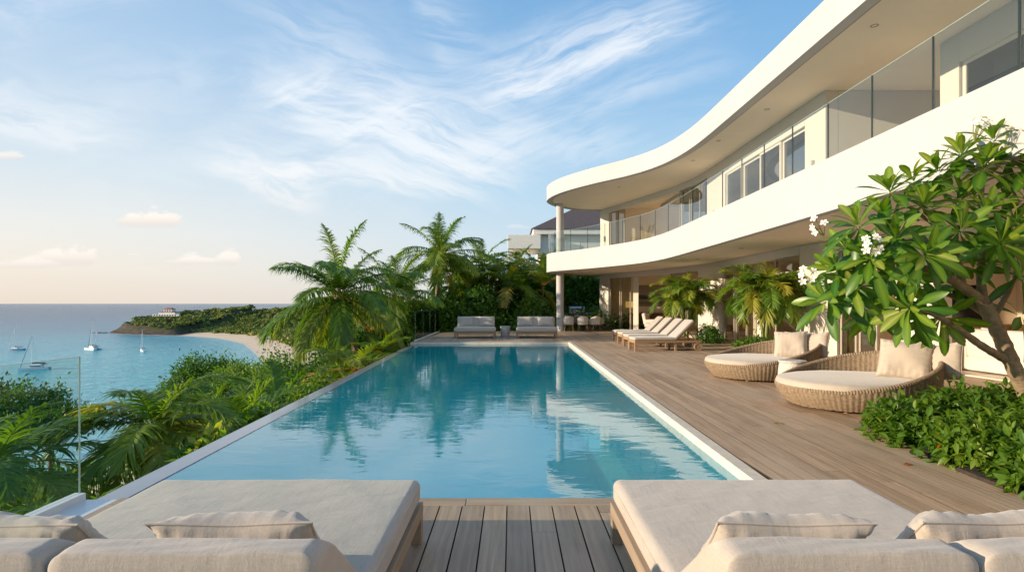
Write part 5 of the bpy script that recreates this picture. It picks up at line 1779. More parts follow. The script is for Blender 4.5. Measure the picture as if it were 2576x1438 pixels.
def bush(name, label, base, r, clumps, per, leaf, seed, mat='bush_leaf', tint=(0.1, 0.8), cat='shrub', group=None, trunk_h=0.0, close=False, clr=0.30, wide=0.42, parent_only=False, spots=0.0):
    rg = np.random.RandomState(seed)
    t = thing(name, label, cat, tuple(base), 0, group)
    b = np.array(base, float)
    rx, ry, rz = r
    ctr, out = bush_pts(rg, rx, ry, rz, clumps, per)
    ctr = ctr + b + (0, 0, trunk_h)
    mb = MB(base)
    if trunk_h > 0:
        trunk_mesh(mb, [b - (0, 0, 0.4), b + (0.05 * rx, 0, trunk_h * 0.5), b + (0, 0.06 * ry, trunk_h + rz * 0.25)], 0.06 * rx + 0.05, 0.03 * rx + 0.03, 10, 0, seed)
    for i in range(0, len(ctr), max(1, len(ctr) // 22)):
        p0 = b + (0, 0, trunk_h * 0.9); p = ctr[i]
        mb.tube([p0, p0 * 0.45 + p * 0.55 + rg.normal(0, 0.04, 3) * rx, p], [0.022 * rx + 0.008, 0.014 * rx + 0.005, 0.004], 6, False)
    mb.build('trunk' if trunk_h > 0 else 'stem', 'bark', t, True, 80)
    L = Leaves()
    N = len(ctr)
    rep = np.repeat(np.arange(N), per)
    cr = clr * min(rx, rz) * 0.9
    pos = ctr[rep] + rg.normal(0, 1, (len(rep), 3)) * cr * 0.55
    d = unit(out[rep] * 0.7 + rg.normal(0, 0.75, (len(rep), 3)) + (0, 0, 0.15))
    nrm = unit(out[rep] * 0.5 + rg.normal(0, 0.45, (len(rep), 3)) + (0, 0, 0.9))
    ct = np.clip(rg.beta(1.5, 1.9, N), 0, 1)
    ti = tint[0] + (tint[1] - tint[0]) * np.clip(ct[rep] + rg.normal(0, 0.13, len(rep)), 0, 1)
    if spots:
        k = rg.rand(len(rep)) < spots; ti[k] = rg.uniform(0.95, 1.0, k.sum())
    ln = leaf * rg.uniform(0.6, 1.2, len(rep))
    if close: ovate(L, pos, d, nrm, ln, ln * wide, ti, 0.14, 0.22, 4)
    else: blades(L, pos, d, nrm, ln, ln * wide, ti, 0.15, 0.2)
    link('crown' if trunk_h > 0 else 'foliage', L.mesh('foliage', base), mat, t)
    return t


def gz(x, y): return float(height(np.array([x]), np.array([y]))[0])


# --- coconut palms and companions on the sea side
palm('coconut_palm', 'tallest coconut palm rising over the sea side of the pool, leaning trunk in view', (-5.5, 21.4, gz(-5.5, 21.4)), (-7.0, 22.6, 1.75), 32, 3.6, 11, e_rng=(-0.62, 1.45), droop=(0.85, 1.6), nleaf=92, ll=0.74, lw=0.05, tint=(0.2, 0.75), r=(0.19, 0.105), lean=(0.15, 0), hang=0.62, dead=1, nuts=True, ltint=0.66)
palm('coconut_palm', 'coconut palm standing highest against the sky behind the sea side glass panes', (-4.9, 33.5, gz(-4.9, 33.5)), (-4.15, 32.6, 4.2), 28, 3.5, 12, e_rng=(-0.55, 1.4), droop=(0.8, 1.6), nleaf=84, ll=0.76, lw=0.05, tint=(0.2, 0.72), r=(0.15, 0.10), hang=0.6, dead=1, nuts=True, ltint=0.62)
palm('coconut_palm', 'shorter coconut palm between the two taller ones', (-6.2, 29.5, gz(-6.2, 29.5)), (-6.15, 29.2, 1.9), 26, 3.5, 13, e_rng=(-0.35, 1.45), droop=(0.7, 1.45), nleaf=80, ll=0.72, lw=0.05, tint=(0.25, 0.65), r=(0.15, 0.10), hang=0.6, dead=1)

# near left: palms below the deck
palm('feather_palm', 'broad feathery palm just beyond the edge of the near glass guard', (-6.9, 10.6, gz(-6.9, 10.6)), (-6.9, 10.7, -0.95), 24, 1.95, 21, e_rng=(-0.4, 1.25), droop=(1.1, 2.0), nleaf=58, ll=0.60, lw=0.045, tint=(0.25, 0.75), r=(0.12, 0.09), hang=0.45, dead=1)
palm('feather_palm', 'feathery palm seen through the near glass guard', (-8.4, 8.9, gz(-8.4, 8.9)), (-8.3, 8.9, -1.25), 20, 1.9, 22, e_rng=(-0.3, 1.25), droop=(1.0, 1.9), nleaf=52, ll=0.6, lw=0.045, tint=(0.2, 0.65), r=(0.12, 0.09), hang=0.45, dead=0)
palm('feather_palm', 'small upright palm with open fronds between the broad feathery palm and the pool edge', (-6.6, 13.6, gz(-6.6, 13.6)), (-6.5, 13.6, -1.65), 11, 1.7, 23, e_rng=(0.2, 1.4), droop=(0.5, 1.1), nleaf=44, ll=0.6, lw=0.04, tint=(0.3, 0.75), r=(0.09, 0.07), hang=0.25, dead=1)
palm('feather_palm', 'low palm at the bottom left under the glass guard', (-5.3, 6.4, gz(-5.3, 6.4)), (-5.2, 6.4, -1.55), 16, 1.5, 24, e_rng=(-0.2, 1.3), droop=(1.0, 1.8), nleaf=44, ll=0.5, lw=0.036, tint=(0.2, 0.65), r=(0.09, 0.07), hang=0.4, dead=0)
palm('feather_palm', 'palm whose frond tips stand against the bay left of the round leafy tree', (-9.2, 15.6, gz(-9.2, 15.6)), (-9.2, 15.7, -2.35), 15, 1.8, 25, e_rng=(0.0, 1.4), droop=(0.8, 1.6), nleaf=44, ll=0.6, lw=0.042, tint=(0.3, 0.7), r=(0.1, 0.08), hang=0.4, dead=1)
palm('feather_palm', 'low bright palm arching over the far end of the vanishing edge', (-5.2, 17.8, gz(-5.2, 17.8)), (-5.15, 18.2, -0.75), 15, 1.7, 26, e_rng=(-0.1, 1.2), droop=(0.9, 1.7), nleaf=44, ll=0.5, lw=0.05, tint=(0.45, 0.8), r=(0.08, 0.06), hang=0.25, dead=0)
palm('feather_palm', 'second bright low palm by the corner of the far terrace', (-5.0, 20.6, gz(-5.0, 20.6)), (-4.95, 20.8, -0.4), 13, 1.5, 27, e_rng=(-0.1, 1.2), droop=(0.9, 1.7), nleaf=40, ll=0.46, lw=0.05, tint=(0.45, 0.8), r=(0.08, 0.06), hang=0.25, dead=0)

palm('feather_palm', 'dark broad palm low on the slope below the round leafy tree', (-10.6, 19.2, gz(-10.6, 19.2)), (-10.6, 19.3, -2.6), 18, 2.1, 28, e_rng=(-0.2, 1.3), droop=(0.9, 1.6), nleaf=44, ll=0.62, lw=0.06, tint=(0.05, 0.5), r=(0.1, 0.08), hang=0.35, dead=0)
palm('feather_palm', 'broad palm in front of the shrub left of the leaning coconut trunk', (-7.2, 16.6, gz(-7.2, 16.6)), (-7.1, 16.8, -1.75), 18, 1.9, 29, e_rng=(-0.2, 1.25), droop=(0.9, 1.6), nleaf=44, ll=0.6, lw=0.06, tint=(0.1, 0.6), r=(0.1, 0.08), hang=0.35, dead=0)

# --- rounded trees and shrubs on the slope
bush('leafy_tree', 'round bright green leafy tree in front of the white flat roof', (-14.6, 30.0, gz(-14.6, 30.0)), (2.1, 2.1, 1.7), 120, 95, 0.22, 31, tint=(0.45, 1.0), cat='tree', trunk_h=max(0.5, -3.75 - gz(-14.6, 30.0)), clr=0.34)
bush('leafy_tree', 'taller darker leafy tree rising behind the round bright one', (-19.8, 36.0, gz(-19.8, 36.0)), (2.5, 2.5, 2.2), 110, 90, 0.28, 32, tint=(0.1, 0.75), cat='tree', trunk_h=max(0.5, -4.4 - gz(-19.8, 36.0)), clr=0.32)
bush('sea_grape_tree', 'dark wind shaped tree at the far left edge behind the glass guard', (-23.5, 25.5, gz(-23.5, 25.5)), (3.0, 2.6, 1.2), 70, 70, 0.26, 33, tint=(0.0, 0.5), cat='tree', trunk_h=max(0.5, -3.6 - gz(-23.5, 25.5)), clr=0.42)
bush('sea_grape_tree', 'dark spreading tree seen through the glass guard beside the sea', (-20.0, 24.0, gz(-20.0, 24.0)), (2.3, 2.3, 0.9), 70, 70, 0.24, 34, tint=(0.0, 0.45), cat='tree', trunk_h=max(0.5, -4.0 - gz(-20.0, 24.0)), clr=0.42)
SH = [(-6.0, 19.5, 1.1, 0.95, 'dense dark shrub under the leaning coconut trunk'), (-7.6, 20.5, 1.5, 1.5, 'large dark shrub left of the leaning coconut trunk'), (-8.8, 17.6, 1.4, 1.25, 'olive shrub on the slope between the pool and the leafy tree'),
      (-5.6, 15.8, 0.9, 0.9, 'yellowish shrub leaning to the middle of the vanishing edge'), (-5.35, 12.3, 0.8, 0.75, 'small shrub touching the vanishing edge near its middle'), (-5.0, 9.4, 0.7, 0.65, 'low shrub with pale tips close to the near end of the vanishing edge'),
      (-4.75, 7.2, 0.55, 0.5, 'low shrub beside the near corner of the vanishing edge'), (-11.4, 21.5, 1.6, 1.4, 'broad shrub in front of the round leafy tree'), (-10.6, 26.5, 1.7, 1.6, 'shrub between the white flat roof and the coconut palm'),
      (-7.2, 26.0, 1.5, 1.7, 'tall shrub behind the leaning coconut palm'), (-12.5, 15.5, 1.4, 1.0, 'low shrub below the palm tips against the bay'), (-6.4, 24.6, 1.3, 1.6, 'dark shrub by the sea side glass of the far terrace'),
      (-9.4, 23.2, 1.7, 1.7, 'wide green shrub under the drooping fronds of the leaning coconut palm'), (-10.8, 25.4, 1.6, 1.5, 'yellow green shrub hiding the end of the white flat roof'), (-8.8, 28.5, 1.9, 1.9, 'tall olive shrub between the leaning coconut palm and the woods'),
      (-5.6, 31.6, 1.5, 2.2, 'tall shrub hiding the trunk of the highest coconut palm')]
for i, (x, y, rr, hz, lab) in enumerate(SH):
    z = gz(x, y)
    top = {0: -0.9, 1: -1.1, 2: -2.4, 3: -0.75, 4: -0.85, 5: -0.9, 6: -0.95, 7: -3.3, 8: -2.9, 9: 0.0, 10: -3.3, 11: 0.2, 12: -0.45, 13: -1.0, 14: 0.1, 15: 1.9}[i]
    hz2 = max(hz, (top - z) * 0.62)
    bush('shrub', lab, (x, y, z), (rr, rr, hz2), 75, 60, 0.20 + 0.05 * (i % 3), 40 + i, tint=[(0.0, 0.55), (0.0, 0.6), (0.3, 0.85), (0.45, 1.0), (0.3, 0.95), (0.35, 1.0), (0.3, 0.9), (0.15, 0.7), (0.2, 0.85), (0.05, 0.6), (0.1, 0.7), (0.0, 0.55), (0.2, 0.85), (0.4, 1.0), (0.25, 0.85), (0.1, 0.7)][i], group='shrubs on the slope below the pool', trunk_h=max(0, top - z - hz2), clr=0.36)

# undergrowth over the whole slope: nobody could count it
rg = np.random.RandomState(77)
L = Leaves()
def scatter(n, x0, x1, y0, y1, size, lift, tint, biasx=1.0):
    x = x1 - (x1 - x0) * rg.rand(n) ** biasx; y = rg.uniform(y0, y1, n)
    z = height(x, y)
    lump = 0.5 + 0.5 * fbm(x, y, 1.4, 9) / 1.6
    zz = z + lift * np.clip(lump, 0, 1.4) * rg.rand(n) ** 0.5
    pos = np.stack([x, y, zz], 1)
    d = unit(rg.normal(0, 0.8, (n, 3)) + (0, 0, 0.5)); nm = unit(rg.normal(0, 0.4, (n, 3)) + (0, 0, 1))
    ln = size * rg.uniform(0.5, 1.3, n)
    tl = np.clip(0.5 + 0.35 * fbm(x, y, 2.2, 4), 0, 1)
    blades(L, pos, d, nm, ln, ln * rg.uniform(0.3, 0.55, n), np.clip(tint[0] + (tint[1] - tint[0]) * np.clip(tl + rg.normal(0, 0.12, n), 0, 1), 0, 1), 0.15, 0.25)
scatter(26000, -11, -4.15, 3.0, 26.0, 0.27, 1.15, (0.05, 0.85))
scatter(16000, -26, -8, 4.0, 45.0, 0.40, 1.2, (0.05, 0.75), 0.8)
scatter(14000, -75, -20, 8.0, 120.0, 0.85, 1.8, (0.1, 0.75), 0.8)
tag(link('undergrowth', L.mesh('undergrowth'), 'bush_leaf'), 'tangled green undergrowth covering the slope below the pool', 'undergrowth', kind='stuff')

# fern-like sprays leaning on the vanishing edge
rg = np.random.RandomState(5)
L = Leaves()
for k in range(120):
    y = rg.uniform(4.6, 21.5); x = edge_x(PL0, PL1, y) - rg.uniform(0.15, 1.1); z = max(gz(x, y), -2.8)
    for j in range(5):
        frond(L, L, rg, (x, y, -1.25 + rg.uniform(-0.5, 0.35)), rg.uniform(0, 6.28), rg.uniform(0.4, 1.2), rg.uniform(0.45, 0.95), rg.uniform(0.8, 1.6), 18, rg.uniform(0.10, 0.2), 0.022, rg.uniform(0.2, 0.8), 0.2, 0.1)
tag(link('ferns', L.mesh('ferns'), 'palm_leaf'), 'ferns and trailing growth along the foot of the vanishing edge', 'ferns', kind='stuff')

# --- planting behind the far terrace
HP = [((-2.6, 33.0), 2.4, 15, 2.5, 61, 'slim palm behind the sea end of the far terrace'), ((-0.9, 35.2), 3.3, 15, 2.6, 62, 'palm behind the far sofa nearest the glass'),
      ((0.5, 33.2), 1.9, 14, 2.3, 63, 'low palm behind the concrete side table of the far terrace'), ((1.75, 36.5), 3.4, 14, 2.6, 64, 'palm behind the far sofa nearest the column'),
      ((1.75, 33.1), 2.5, 11, 2.8, 65, 'upright palm with yellow midribs left of the white column'), ((3.6, 37.5), 2.6, 14, 2.4, 66, 'dark palm behind the grill counter'),
      ((5.2, 38.0), 3.0, 14, 2.5, 67, 'dark palm behind the house end wall'), ((-3.6, 37.0), 3.2, 14, 2.6, 68, 'palm standing behind the highest coconut palm'),
      ((0.3, 38.5), 3.9, 13, 2.6, 69, 'distant palm top between the far sofas against the sky'), ((2.9, 40.0), 3.6, 13, 2.5, 70, 'palm before the neighbouring flat roofed porch'),
      ((-2.0, 36.2), 3.9, 16, 3.0, 75, 'bushy palm between the highest coconut palm and the porch'), ((-0.3, 33.4), 2.6, 16, 2.8, 76, 'broad arching palm above the gap between the far sofas')]
for (xy, zt, nf, ln, sd, lab) in HP:
    up_ = 'yellow' in lab
    palm('garden_palm', lab, (*xy, gz(*xy)), (xy[0] + 0.1, xy[1], zt), nf, ln, sd, e_rng=((0.35, 1.4) if up_ else (-0.35, 1.35)), droop=((0.5, 1.0) if up_ else (0.8, 1.6)), nleaf=46, ll=0.66, lw=0.07, tint=((0.5, 0.9) if up_ else (0.25, 0.8)), r=(0.09, 0.06), hang=0.35, dead=1, group='palms planted behind the far terrace')
HB = [(-3.4, 31.4, 1.3, 1.9), (-1.7, 32.0, 1.2, 2.2), (-0.1, 34.0, 1.5, 3.0), (1.2, 32.0, 1.0, 1.7), (2.6, 36.2, 1.4, 3.2), (4.4, 36.6, 1.5, 3.4), (-2.4, 35.2, 1.6, 3.6), (0.9, 36.6, 1.7, 4.2), (5.9, 37.6, 1.6, 3.8), (-4.8, 30.0, 1.3, 2.0)]
HL_ = ['leafy shrub behind the glass at the sea end of the far terrace', 'leafy shrub behind the far sofa by the glass', 'tall dark shrub behind the concrete side table', 'shrub behind the far sofa by the column', 'tall dark shrub left of the grill',
       'tall dark shrub right behind the grill', 'large dark shrub under the highest coconut palm', 'tallest dark shrub in the middle of the far planting', 'dark shrub by the end of the house', 'shrub where the slope meets the far terrace']
for i, (x, y, rr, hz) in enumerate(HB):
    bush('shrub', HL_[i], (x, y, gz(x, y) - 0.1), (rr * 1.15, rr * 1.15, hz + 0.5), 150, 60, 0.30, 90 + i, tint=(0.1, 0.75) if i % 3 else (0.3, 0.95), group='shrubs behind the far terrace', clr=0.30)
rg = np.random.RandomState(31)
L = Leaves()
scatter(22000, -7.5, 8.0, 30.2, 42.0, 0.24, 2.2, (0.05, 0.7))
tag(link('hedge_growth', L.mesh('hedge_growth'), 'bush_leaf'), 'dark leafy growth filling the planting behind the far terrace', 'undergrowth', kind='stuff')

# --- palm clumps and planting by the house wall
clump_palm('small palm clump with slim stems behind the sun loungers', (6.80, 21.8, 0.0), 4, 2.0, 16, 1.2, 71, spread=0.36, ll=0.40, lw=0.034, tint=(0.3, 0.75))
clump_palm('larger palm clump by the doorway beyond the woven day beds', (7.28, 16.0, 0.0), 4, 1.85, 17, 1.2, 72, spread=0.34, ll=0.40, lw=0.034, tint=(0.35, 0.8))
bush('shrub', 'low clipped shrub at the wall beside the wheel of the nearest sun lounger', (7.5, 21.2, 0.0), (0.55, 0.6, 0.62), 80, 45, 0.10, 121, tint=(0.1, 0.6), clr=0.3)
bush('shrub', 'low leafy shrub under the larger palm clump, left half', (6.95, 15.9, 0.0), (0.55, 0.55, 0.52), 90, 45, 0.11, 122, 'bright_leaf', (0.1, 0.7), clr=0.3)
bush('shrub', 'low leafy shrub under the larger palm clump, right half', (7.7, 15.4, 0.0), (0.6, 0.55, 0.50), 90, 45, 0.11, 123, 'bright_leaf', (0.1, 0.7), clr=0.3)

# --- planting bed at the near right
m = MB()
bed = catmull([(4.25, 3.2), (4.0, 4.1), (3.98, 4.9), (4.15, 5.8), (4.6, 6.5), (5.6, 6.95), (7.2, 7.2)], 6) + [(7.2, 3.2)]
m.prism(bed, -0.02, 0.035); tag(m.build('planting_bed', 'soil'), kind='structure')
BB = [(4.45, 6.0, 0.52, 0.52), (4.45, 5.1, 0.50, 0.50), (4.42, 4.35, 0.45, 0.46), (5.15, 6.35, 0.6, 0.60), (5.25, 5.5, 0.62, 0.60), (5.1, 4.7, 0.55, 0.52), (6.0, 6.5, 0.62, 0.62), (6.0, 5.7, 0.6, 0.58)]
BL = ['leafy shrub at the corner of the near planting bed closest to the woven day bed', 'leafy shrub at the middle of the deck edge of the near planting bed', 'leafy shrub at the near end of the deck edge of the planting bed', 'leafy shrub behind the woven day bed in the planting bed',
      'leafy shrub in the centre of the near planting bed', 'leafy shrub below the lobed plant in the planting bed', 'leafy shrub at the foot of the frangipani trunk', 'leafy shrub at the right edge between lobed plant and trunk']
BT = [(0.02, 0.62), (0.1, 0.8), (0.0, 0.7), (0.05, 0.75)]
for i, (x, y, rr, hz) in enumerate(BB):
    bush('shrub', BL[i], (x, y, 0.03), (rr, rr, hz * 0.72), 85, 26, 0.125, 130 + i, 'bright_leaf', BT[i % 4], group='leafy shrubs of the near planting bed', close=True, clr=0.32, wide=0.40, spots=0.004)
# lobed philodendron at the very edge
rg = np.random.RandomState(9)
t = thing('lobed_plant', 'plant with big deeply lobed yellow green leaves at the right edge', 'plant', (5.35, 4.95, 0.03))
S = MB((5.35, 4.95, 0.03)); L = Leaves()
for k in range(9):
    a = math.pi * 0.5 + (k - 1) * 0.55; e = rg.uniform(0.35, 0.8)
    p0 = np.array([5.35, 4.95, 0.05]); p1 = p0 + np.array([math.cos(a) * 0.32, math.sin(a) * 0.32, 0.42 + 0.12 * rg.rand()])
    S.tube([p0, p0 * 0.4 + p1 * 0.6 + (0, 0, 0.08), p1], [0.012, 0.009, 0.006], 6)
    d = np.array([math.cos(a), math.sin(a), 0.05]); sd_ = np.array([-math.sin(a), math.cos(a), 0])
    ln = 0.46
    for j in range(11):
        q = j / 10
        b_ = p1 + d * ln * q * 0.9 - np.array([0, 0, 0.22]) * q * q
        for sg in (-1, 1):
            w = 0.20 * math.sin(math.pi * (0.12 + 0.86 * q)) + 0.02
            ovate(L, b_[None], (d * 0.55 + sd_ * sg)[None], np.array([[0, 0, 1.0]]), np.array([w]), np.array([0.075]), np.array([0.62 + 0.2 * rg.rand()]), 0.10, 0.25, 4, 0.6)
S.build('stem', 'green_stem', t, True); link('foliage', L.mesh('foliage', (5.35, 4.95, 0.03)), 'bright_leaf', t)

# --- frangipani: forked warty limbs, rosettes of long leaves at the tips, white flowers
FB = (6.35, 6.55, 0.03)
t = thing('frangipani_tree', 'frangipani tree with thick forked branches and white flowers leaning in from the right', 'tree', FB)
mb = MB(FB)
LIMBS = [([(2655, 1120, 6.5), (2600, 1020, 6.45), (2560, 940, 6.4), (2520, 850, 6.35), (2478, 762, 6.3)], 0.115, 0.088),
         ([(2478, 762, 6.3), (2425, 722, 6.2), (2370, 690, 6.1), (2310, 668, 6.0), (2250, 640, 5.9)], 0.075, 0.03),
         ([(2533, 905, 6.38), (2470, 868, 6.2), (2410, 825, 6.05), (2350, 790, 5.95), (2295, 772, 5.9)], 0.058, 0.026),
         ([(2500, 805, 6.33), (2440, 765, 6.5), (2370, 735, 6.6), (2310, 735, 6.7), (2250, 755, 6.75)], 0.045, 0.022),
         ([(2478, 762, 6.3), (2468, 690, 6.35), (2480, 610, 6.4), (2470, 520, 6.4), (2475, 450, 6.4)], 0.06, 0.026),
         ([(2425, 722, 6.2), (2405, 640, 6.25), (2360, 570, 6.3), (2325, 530, 6.25)], 0.05, 0.025),
         ([(2310, 668, 6.0), (2240, 640, 6.05), (2180, 600, 6.1), (2160, 570, 6.1)], 0.035, 0.02),
         ([(2370, 690, 6.1), (2300, 700, 6.3), (2200, 690, 6.4), (2110, 690, 6.45)], 0.036, 0.018),
         ([(2500, 800, 6.35), (2545, 720, 6.5), (2570, 640, 6.5), (2575, 560, 6.4)], 0.04, 0.022),
         ([(2360, 570, 6.3), (2290, 520, 6.4), (2240, 485, 6.45)], 0.032, 0.02),
         ([(2480, 610, 6.4), (2540, 560, 6.3), (2590, 500, 6.2)], 0.034, 0.02),
         ([(2200, 690, 6.4), (2130, 740, 6.5), (2095, 745, 6.5)], 0.022, 0.016)]
for pts, r0, r1 in LIMBS:
    trunk_mesh(mb, [np.array(at(*p)) for p in pts], r0 * 0.78, r1 * 0.8, 12, 1, len(pts) + r0 * 100)
mb.build('trunk', 'frangipani_bark', t, True, 80)
ROS = [(2240, 480, 6.45, (-0.3, -0.2, 1), 17), (2475, 420, 6.4, (0.0, -0.2, 1), 18), (2325, 515, 6.25, (-0.1, -0.4, 1), 18), (2160, 565, 6.1, (-0.5, -0.3, 0.9), 16), (2420, 575, 5.95, (0.0, -0.8, 0.7), 18),
       (2255, 600, 5.9, (-0.3, -0.6, 0.8), 18), (2110, 680, 6.45, (-0.8, -0.3, 0.4), 16), (2190, 650, 6.0, (-0.5, -0.6, 0.5), 16), (2330, 640, 5.7, (-0.1, -0.9, 0.3), 18), (2520, 610, 5.7, (0.1, -0.9, 0.4), 18),
       (2420, 660, 6.4, (0.1, -0.5, 0.6), 15), (2585, 500, 6.2, (0.3, -0.3, 1), 17), (2080, 755, 6.5, (-0.7, -0.4, 0.2), 15), (2290, 775, 5.9, (-0.8, -0.3, -0.1), 17), (2200, 790, 6.7, (-0.6, -0.3, -0.1), 15),
       (2370, 800, 6.15, (-0.2, -0.6, -0.3), 13), (2575, 690, 6.2, (0.3, -0.6, 0.4), 16), (2150, 720, 6.3, (-0.6, -0.6, 0.2), 16), (2260, 705, 6.2, (-0.3, -0.8, 0.1), 16), (2360, 430, 6.7, (-0.2, 0.1, 1), 16),
       (2540, 390, 6.5, (0.2, 0.0, 1), 17), (2590, 420, 6.3, (0.3, -0.2, 1), 16), (2420, 500, 6.5, (0, -0.3, 1), 16), (2225, 545, 6.4, (-0.4, 0, 1), 15), (2480, 530, 6.1, (0.1, -0.6, 0.8), 17), (2130, 625, 6.5, (-0.6, 0.1, 0.7), 14),
       (2580, 790, 6.6, (0.3, -0.3, 0.3), 12), (2330, 720, 6.6, (-0.2, 0.2, 0.4), 13), (2420, 390, 6.6, (-0.1, 0, 1), 15), (2500, 350, 6.5, (0.05, -0.1, 1), 15), (2585, 350, 6.4, (0.2, -0.2, 1), 16), (2300, 455, 6.6, (-0.3, 0.1, 1), 15), (2560, 560, 6.0, (0.2, -0.8, 0.5), 16)]
rg = np.random.RandomState(17)
L = Leaves()
for x, y, Y, ax, nl in ROS:
    nl += 3
    c = np.array(at(x, y, Y)); a = unit(np.array(ax, float))
    s = unit(np.cross(a, np.array([0.3, 1, 0.1]))); u = np.cross(a, s)
    k = np.arange(nl); ph = k * 2.39996 + rg.uniform(0, 6)
    el = np.radians(np.linspace(72, -28, nl)) + rg.normal(0, 0.12, nl)
    d = (s * np.cos(ph)[:, None] + u * np.sin(ph)[:, None]) * np.cos(el)[:, None] + a * np.sin(el)[:, None]
    nrm = a[None, :] * np.cos(el)[:, None] - (s * np.cos(ph)[:, None] + u * np.sin(ph)[:, None]) * np.sin(el)[:, None]
    ln = rg.uniform(0.33, 0.47, nl) * np.linspace(0.70, 1.08, nl)
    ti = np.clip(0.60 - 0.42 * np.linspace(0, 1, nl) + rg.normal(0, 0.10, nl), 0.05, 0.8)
    base = c + d * 0.025 - a * 0.05 * np.linspace(0, 1, nl)[:, None]
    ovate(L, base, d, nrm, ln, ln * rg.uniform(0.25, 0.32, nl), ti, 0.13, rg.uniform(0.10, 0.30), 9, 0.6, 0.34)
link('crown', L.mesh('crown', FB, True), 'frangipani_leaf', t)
FL = [(2195, 615, 5.72, 7, (-0.3, -0.9, 0.3)), (2030, 690, 6.42, 5, (-0.5, -0.8, 0.2)), (2468, 308, 6.2, 7, (-0.1, -0.6, 0.8)), (2056, 566, 6.3, 4, (-0.8, -0.5, 0.3)), (2550, 322, 6.2, 3, (0.2, -0.4, 0.9)), (2590, 600, 6.0, 2, (0, -1, 0.2))]
rg = np.random.RandomState(23)
for x, y, Y, nfl, ax in FL:
    c = np.array(at(x, y, Y)); a = unit(np.array(ax, float)); s = unit(np.cross(a, np.array([0.1, 0.2, 1]))); u = np.cross(a, s)
    S = MB(FB); L = Leaves(); H = MB(FB)
    stem0 = c - a * 0.16 - np.array([0, 0, 0.06])
    for k in range(nfl):
        ph = 2 * math.pi * k / nfl + rg.uniform(-0.3, 0.3); rr = 0.08 * (0.55 if k == 0 else 1) * (0.3 if nfl < 3 and k == 0 else 1)
        f = c + (s * math.cos(ph) + u * math.sin(ph)) * rr + a * rg.uniform(-0.02, 0.03)
        fa = unit(a + (s * math.cos(ph) + u * math.sin(ph)) * 0.45 + rg.normal(0, 0.15, 3))
        fs = unit(np.cross(fa, s + 0.1)); fu = np.cross(fa, fs)
        S.tube([stem0, (stem0 + f) / 2 - a * 0.01, f - fa * 0.02], [0.006, 0.005, 0.004], 6)
        q = np.arange(5) * 2 * math.pi / 5 + rg.uniform(0, 1)
        d = (fs * np.cos(q)[:, None] + fu * np.sin(q)[:, None]) * 0.86 + fa * 0.5
        nr = unit(fa[None, :] - d * 0.4 + (fu * np.cos(q)[:, None] - fs * np.sin(q)[:, None]) * 0.25)
        ovate(L, np.repeat(f[None], 5, 0), d, nr, np.full(5, 0.047), np.full(5, 0.030), np.full(5, 0.5), 0.10, 0.30, 5, 0.6, 0)
        bm = bmesh.new(); bmesh.ops.create_icosphere(bm, subdivisions=2, radius=0.009)
        for v in bm.verts: v.co = v.co + Vector(f + fa * 0.006)
        H.bm(bm)
    fc = link('blossoms', L.mesh('blossoms', FB, True), 'petal', t)
    S.build('flower_stalk', 'green_stem', fc, True); H.build('flower_heart', 'petal_heart', fc, True)

# a few fallen leaves on the boards by the planting bed
rg = np.random.RandomState(3)
for x, y, a, ti, lab in [(3.62, 5.15, 0.4, 0.985, 'brown fallen leaf on the boards left of the planting bed'), (3.35, 6.9, 1.9, 0.86, 'yellow fallen leaf on the boards in front of the nearer woven day bed'),
                         (3.80, 3.75, 2.6, 0.97, 'curled fallen leaf on the boards by the near corner of the planting bed')]:
    L = Leaves()
    ovate(L, np.array([[0, 0, 0.006]]), np.array([[math.cos(a), math.sin(a), 0.12]]), np.array([[0, 0, 1.0]]), np.array([0.13]), np.array([0.05]), np.array([ti]), 0.2, 0.12, 6, 0.6)
    o = link('fallen_leaf', L.mesh('fallen_leaf', (0, 0, 0), True), 'bright_leaf'); o.location = (x, y, 0.0)
    tag(o, lab, 'fallen leaf', 'fallen leaves on the deck')

# ------------------------------------------------------------------ far things
def building(name, label, loc, rz, walls, roofs, wins, cat='house', wallmat='house_white', roofmat='red_roof'):
    t = thing(name, label, cat, loc, rz)
    for b in walls: m = MB(); m.box(*b); m.build('wall', wallmat, t)
    for r_ in roofs:
        x0, x1, y0, y1, z0, z1, ins = r_
        m = MB(); o = 0.5
        vs = [(x0 - o, y0 - o, z0), (x1 + o, y0 - o, z0), (x1 + o, y1 + o, z0), (x0 - o, y1 + o, z0), (x0 + ins, (y0 + y1) / 2 - 0.1, z1), (x1 - ins, (y0 + y1) / 2 - 0.1, z1), (x1 - ins, (y0 + y1) / 2 + 0.1, z1), (x0 + ins, (y0 + y1) / 2 + 0.1, z1)]
        m.add(vs, [(0, 1, 5, 4), (2, 3, 7, 6), (3, 0, 4, 7), (1, 2, 6, 5), (4, 5, 6, 7), (3, 2, 1, 0)]); m.build('roof', roofmat, t)
    for w in wins: m = MB(); m.box(*w); m.build('window', 'window_glass' if False else 'dark_metal', t)
    return t


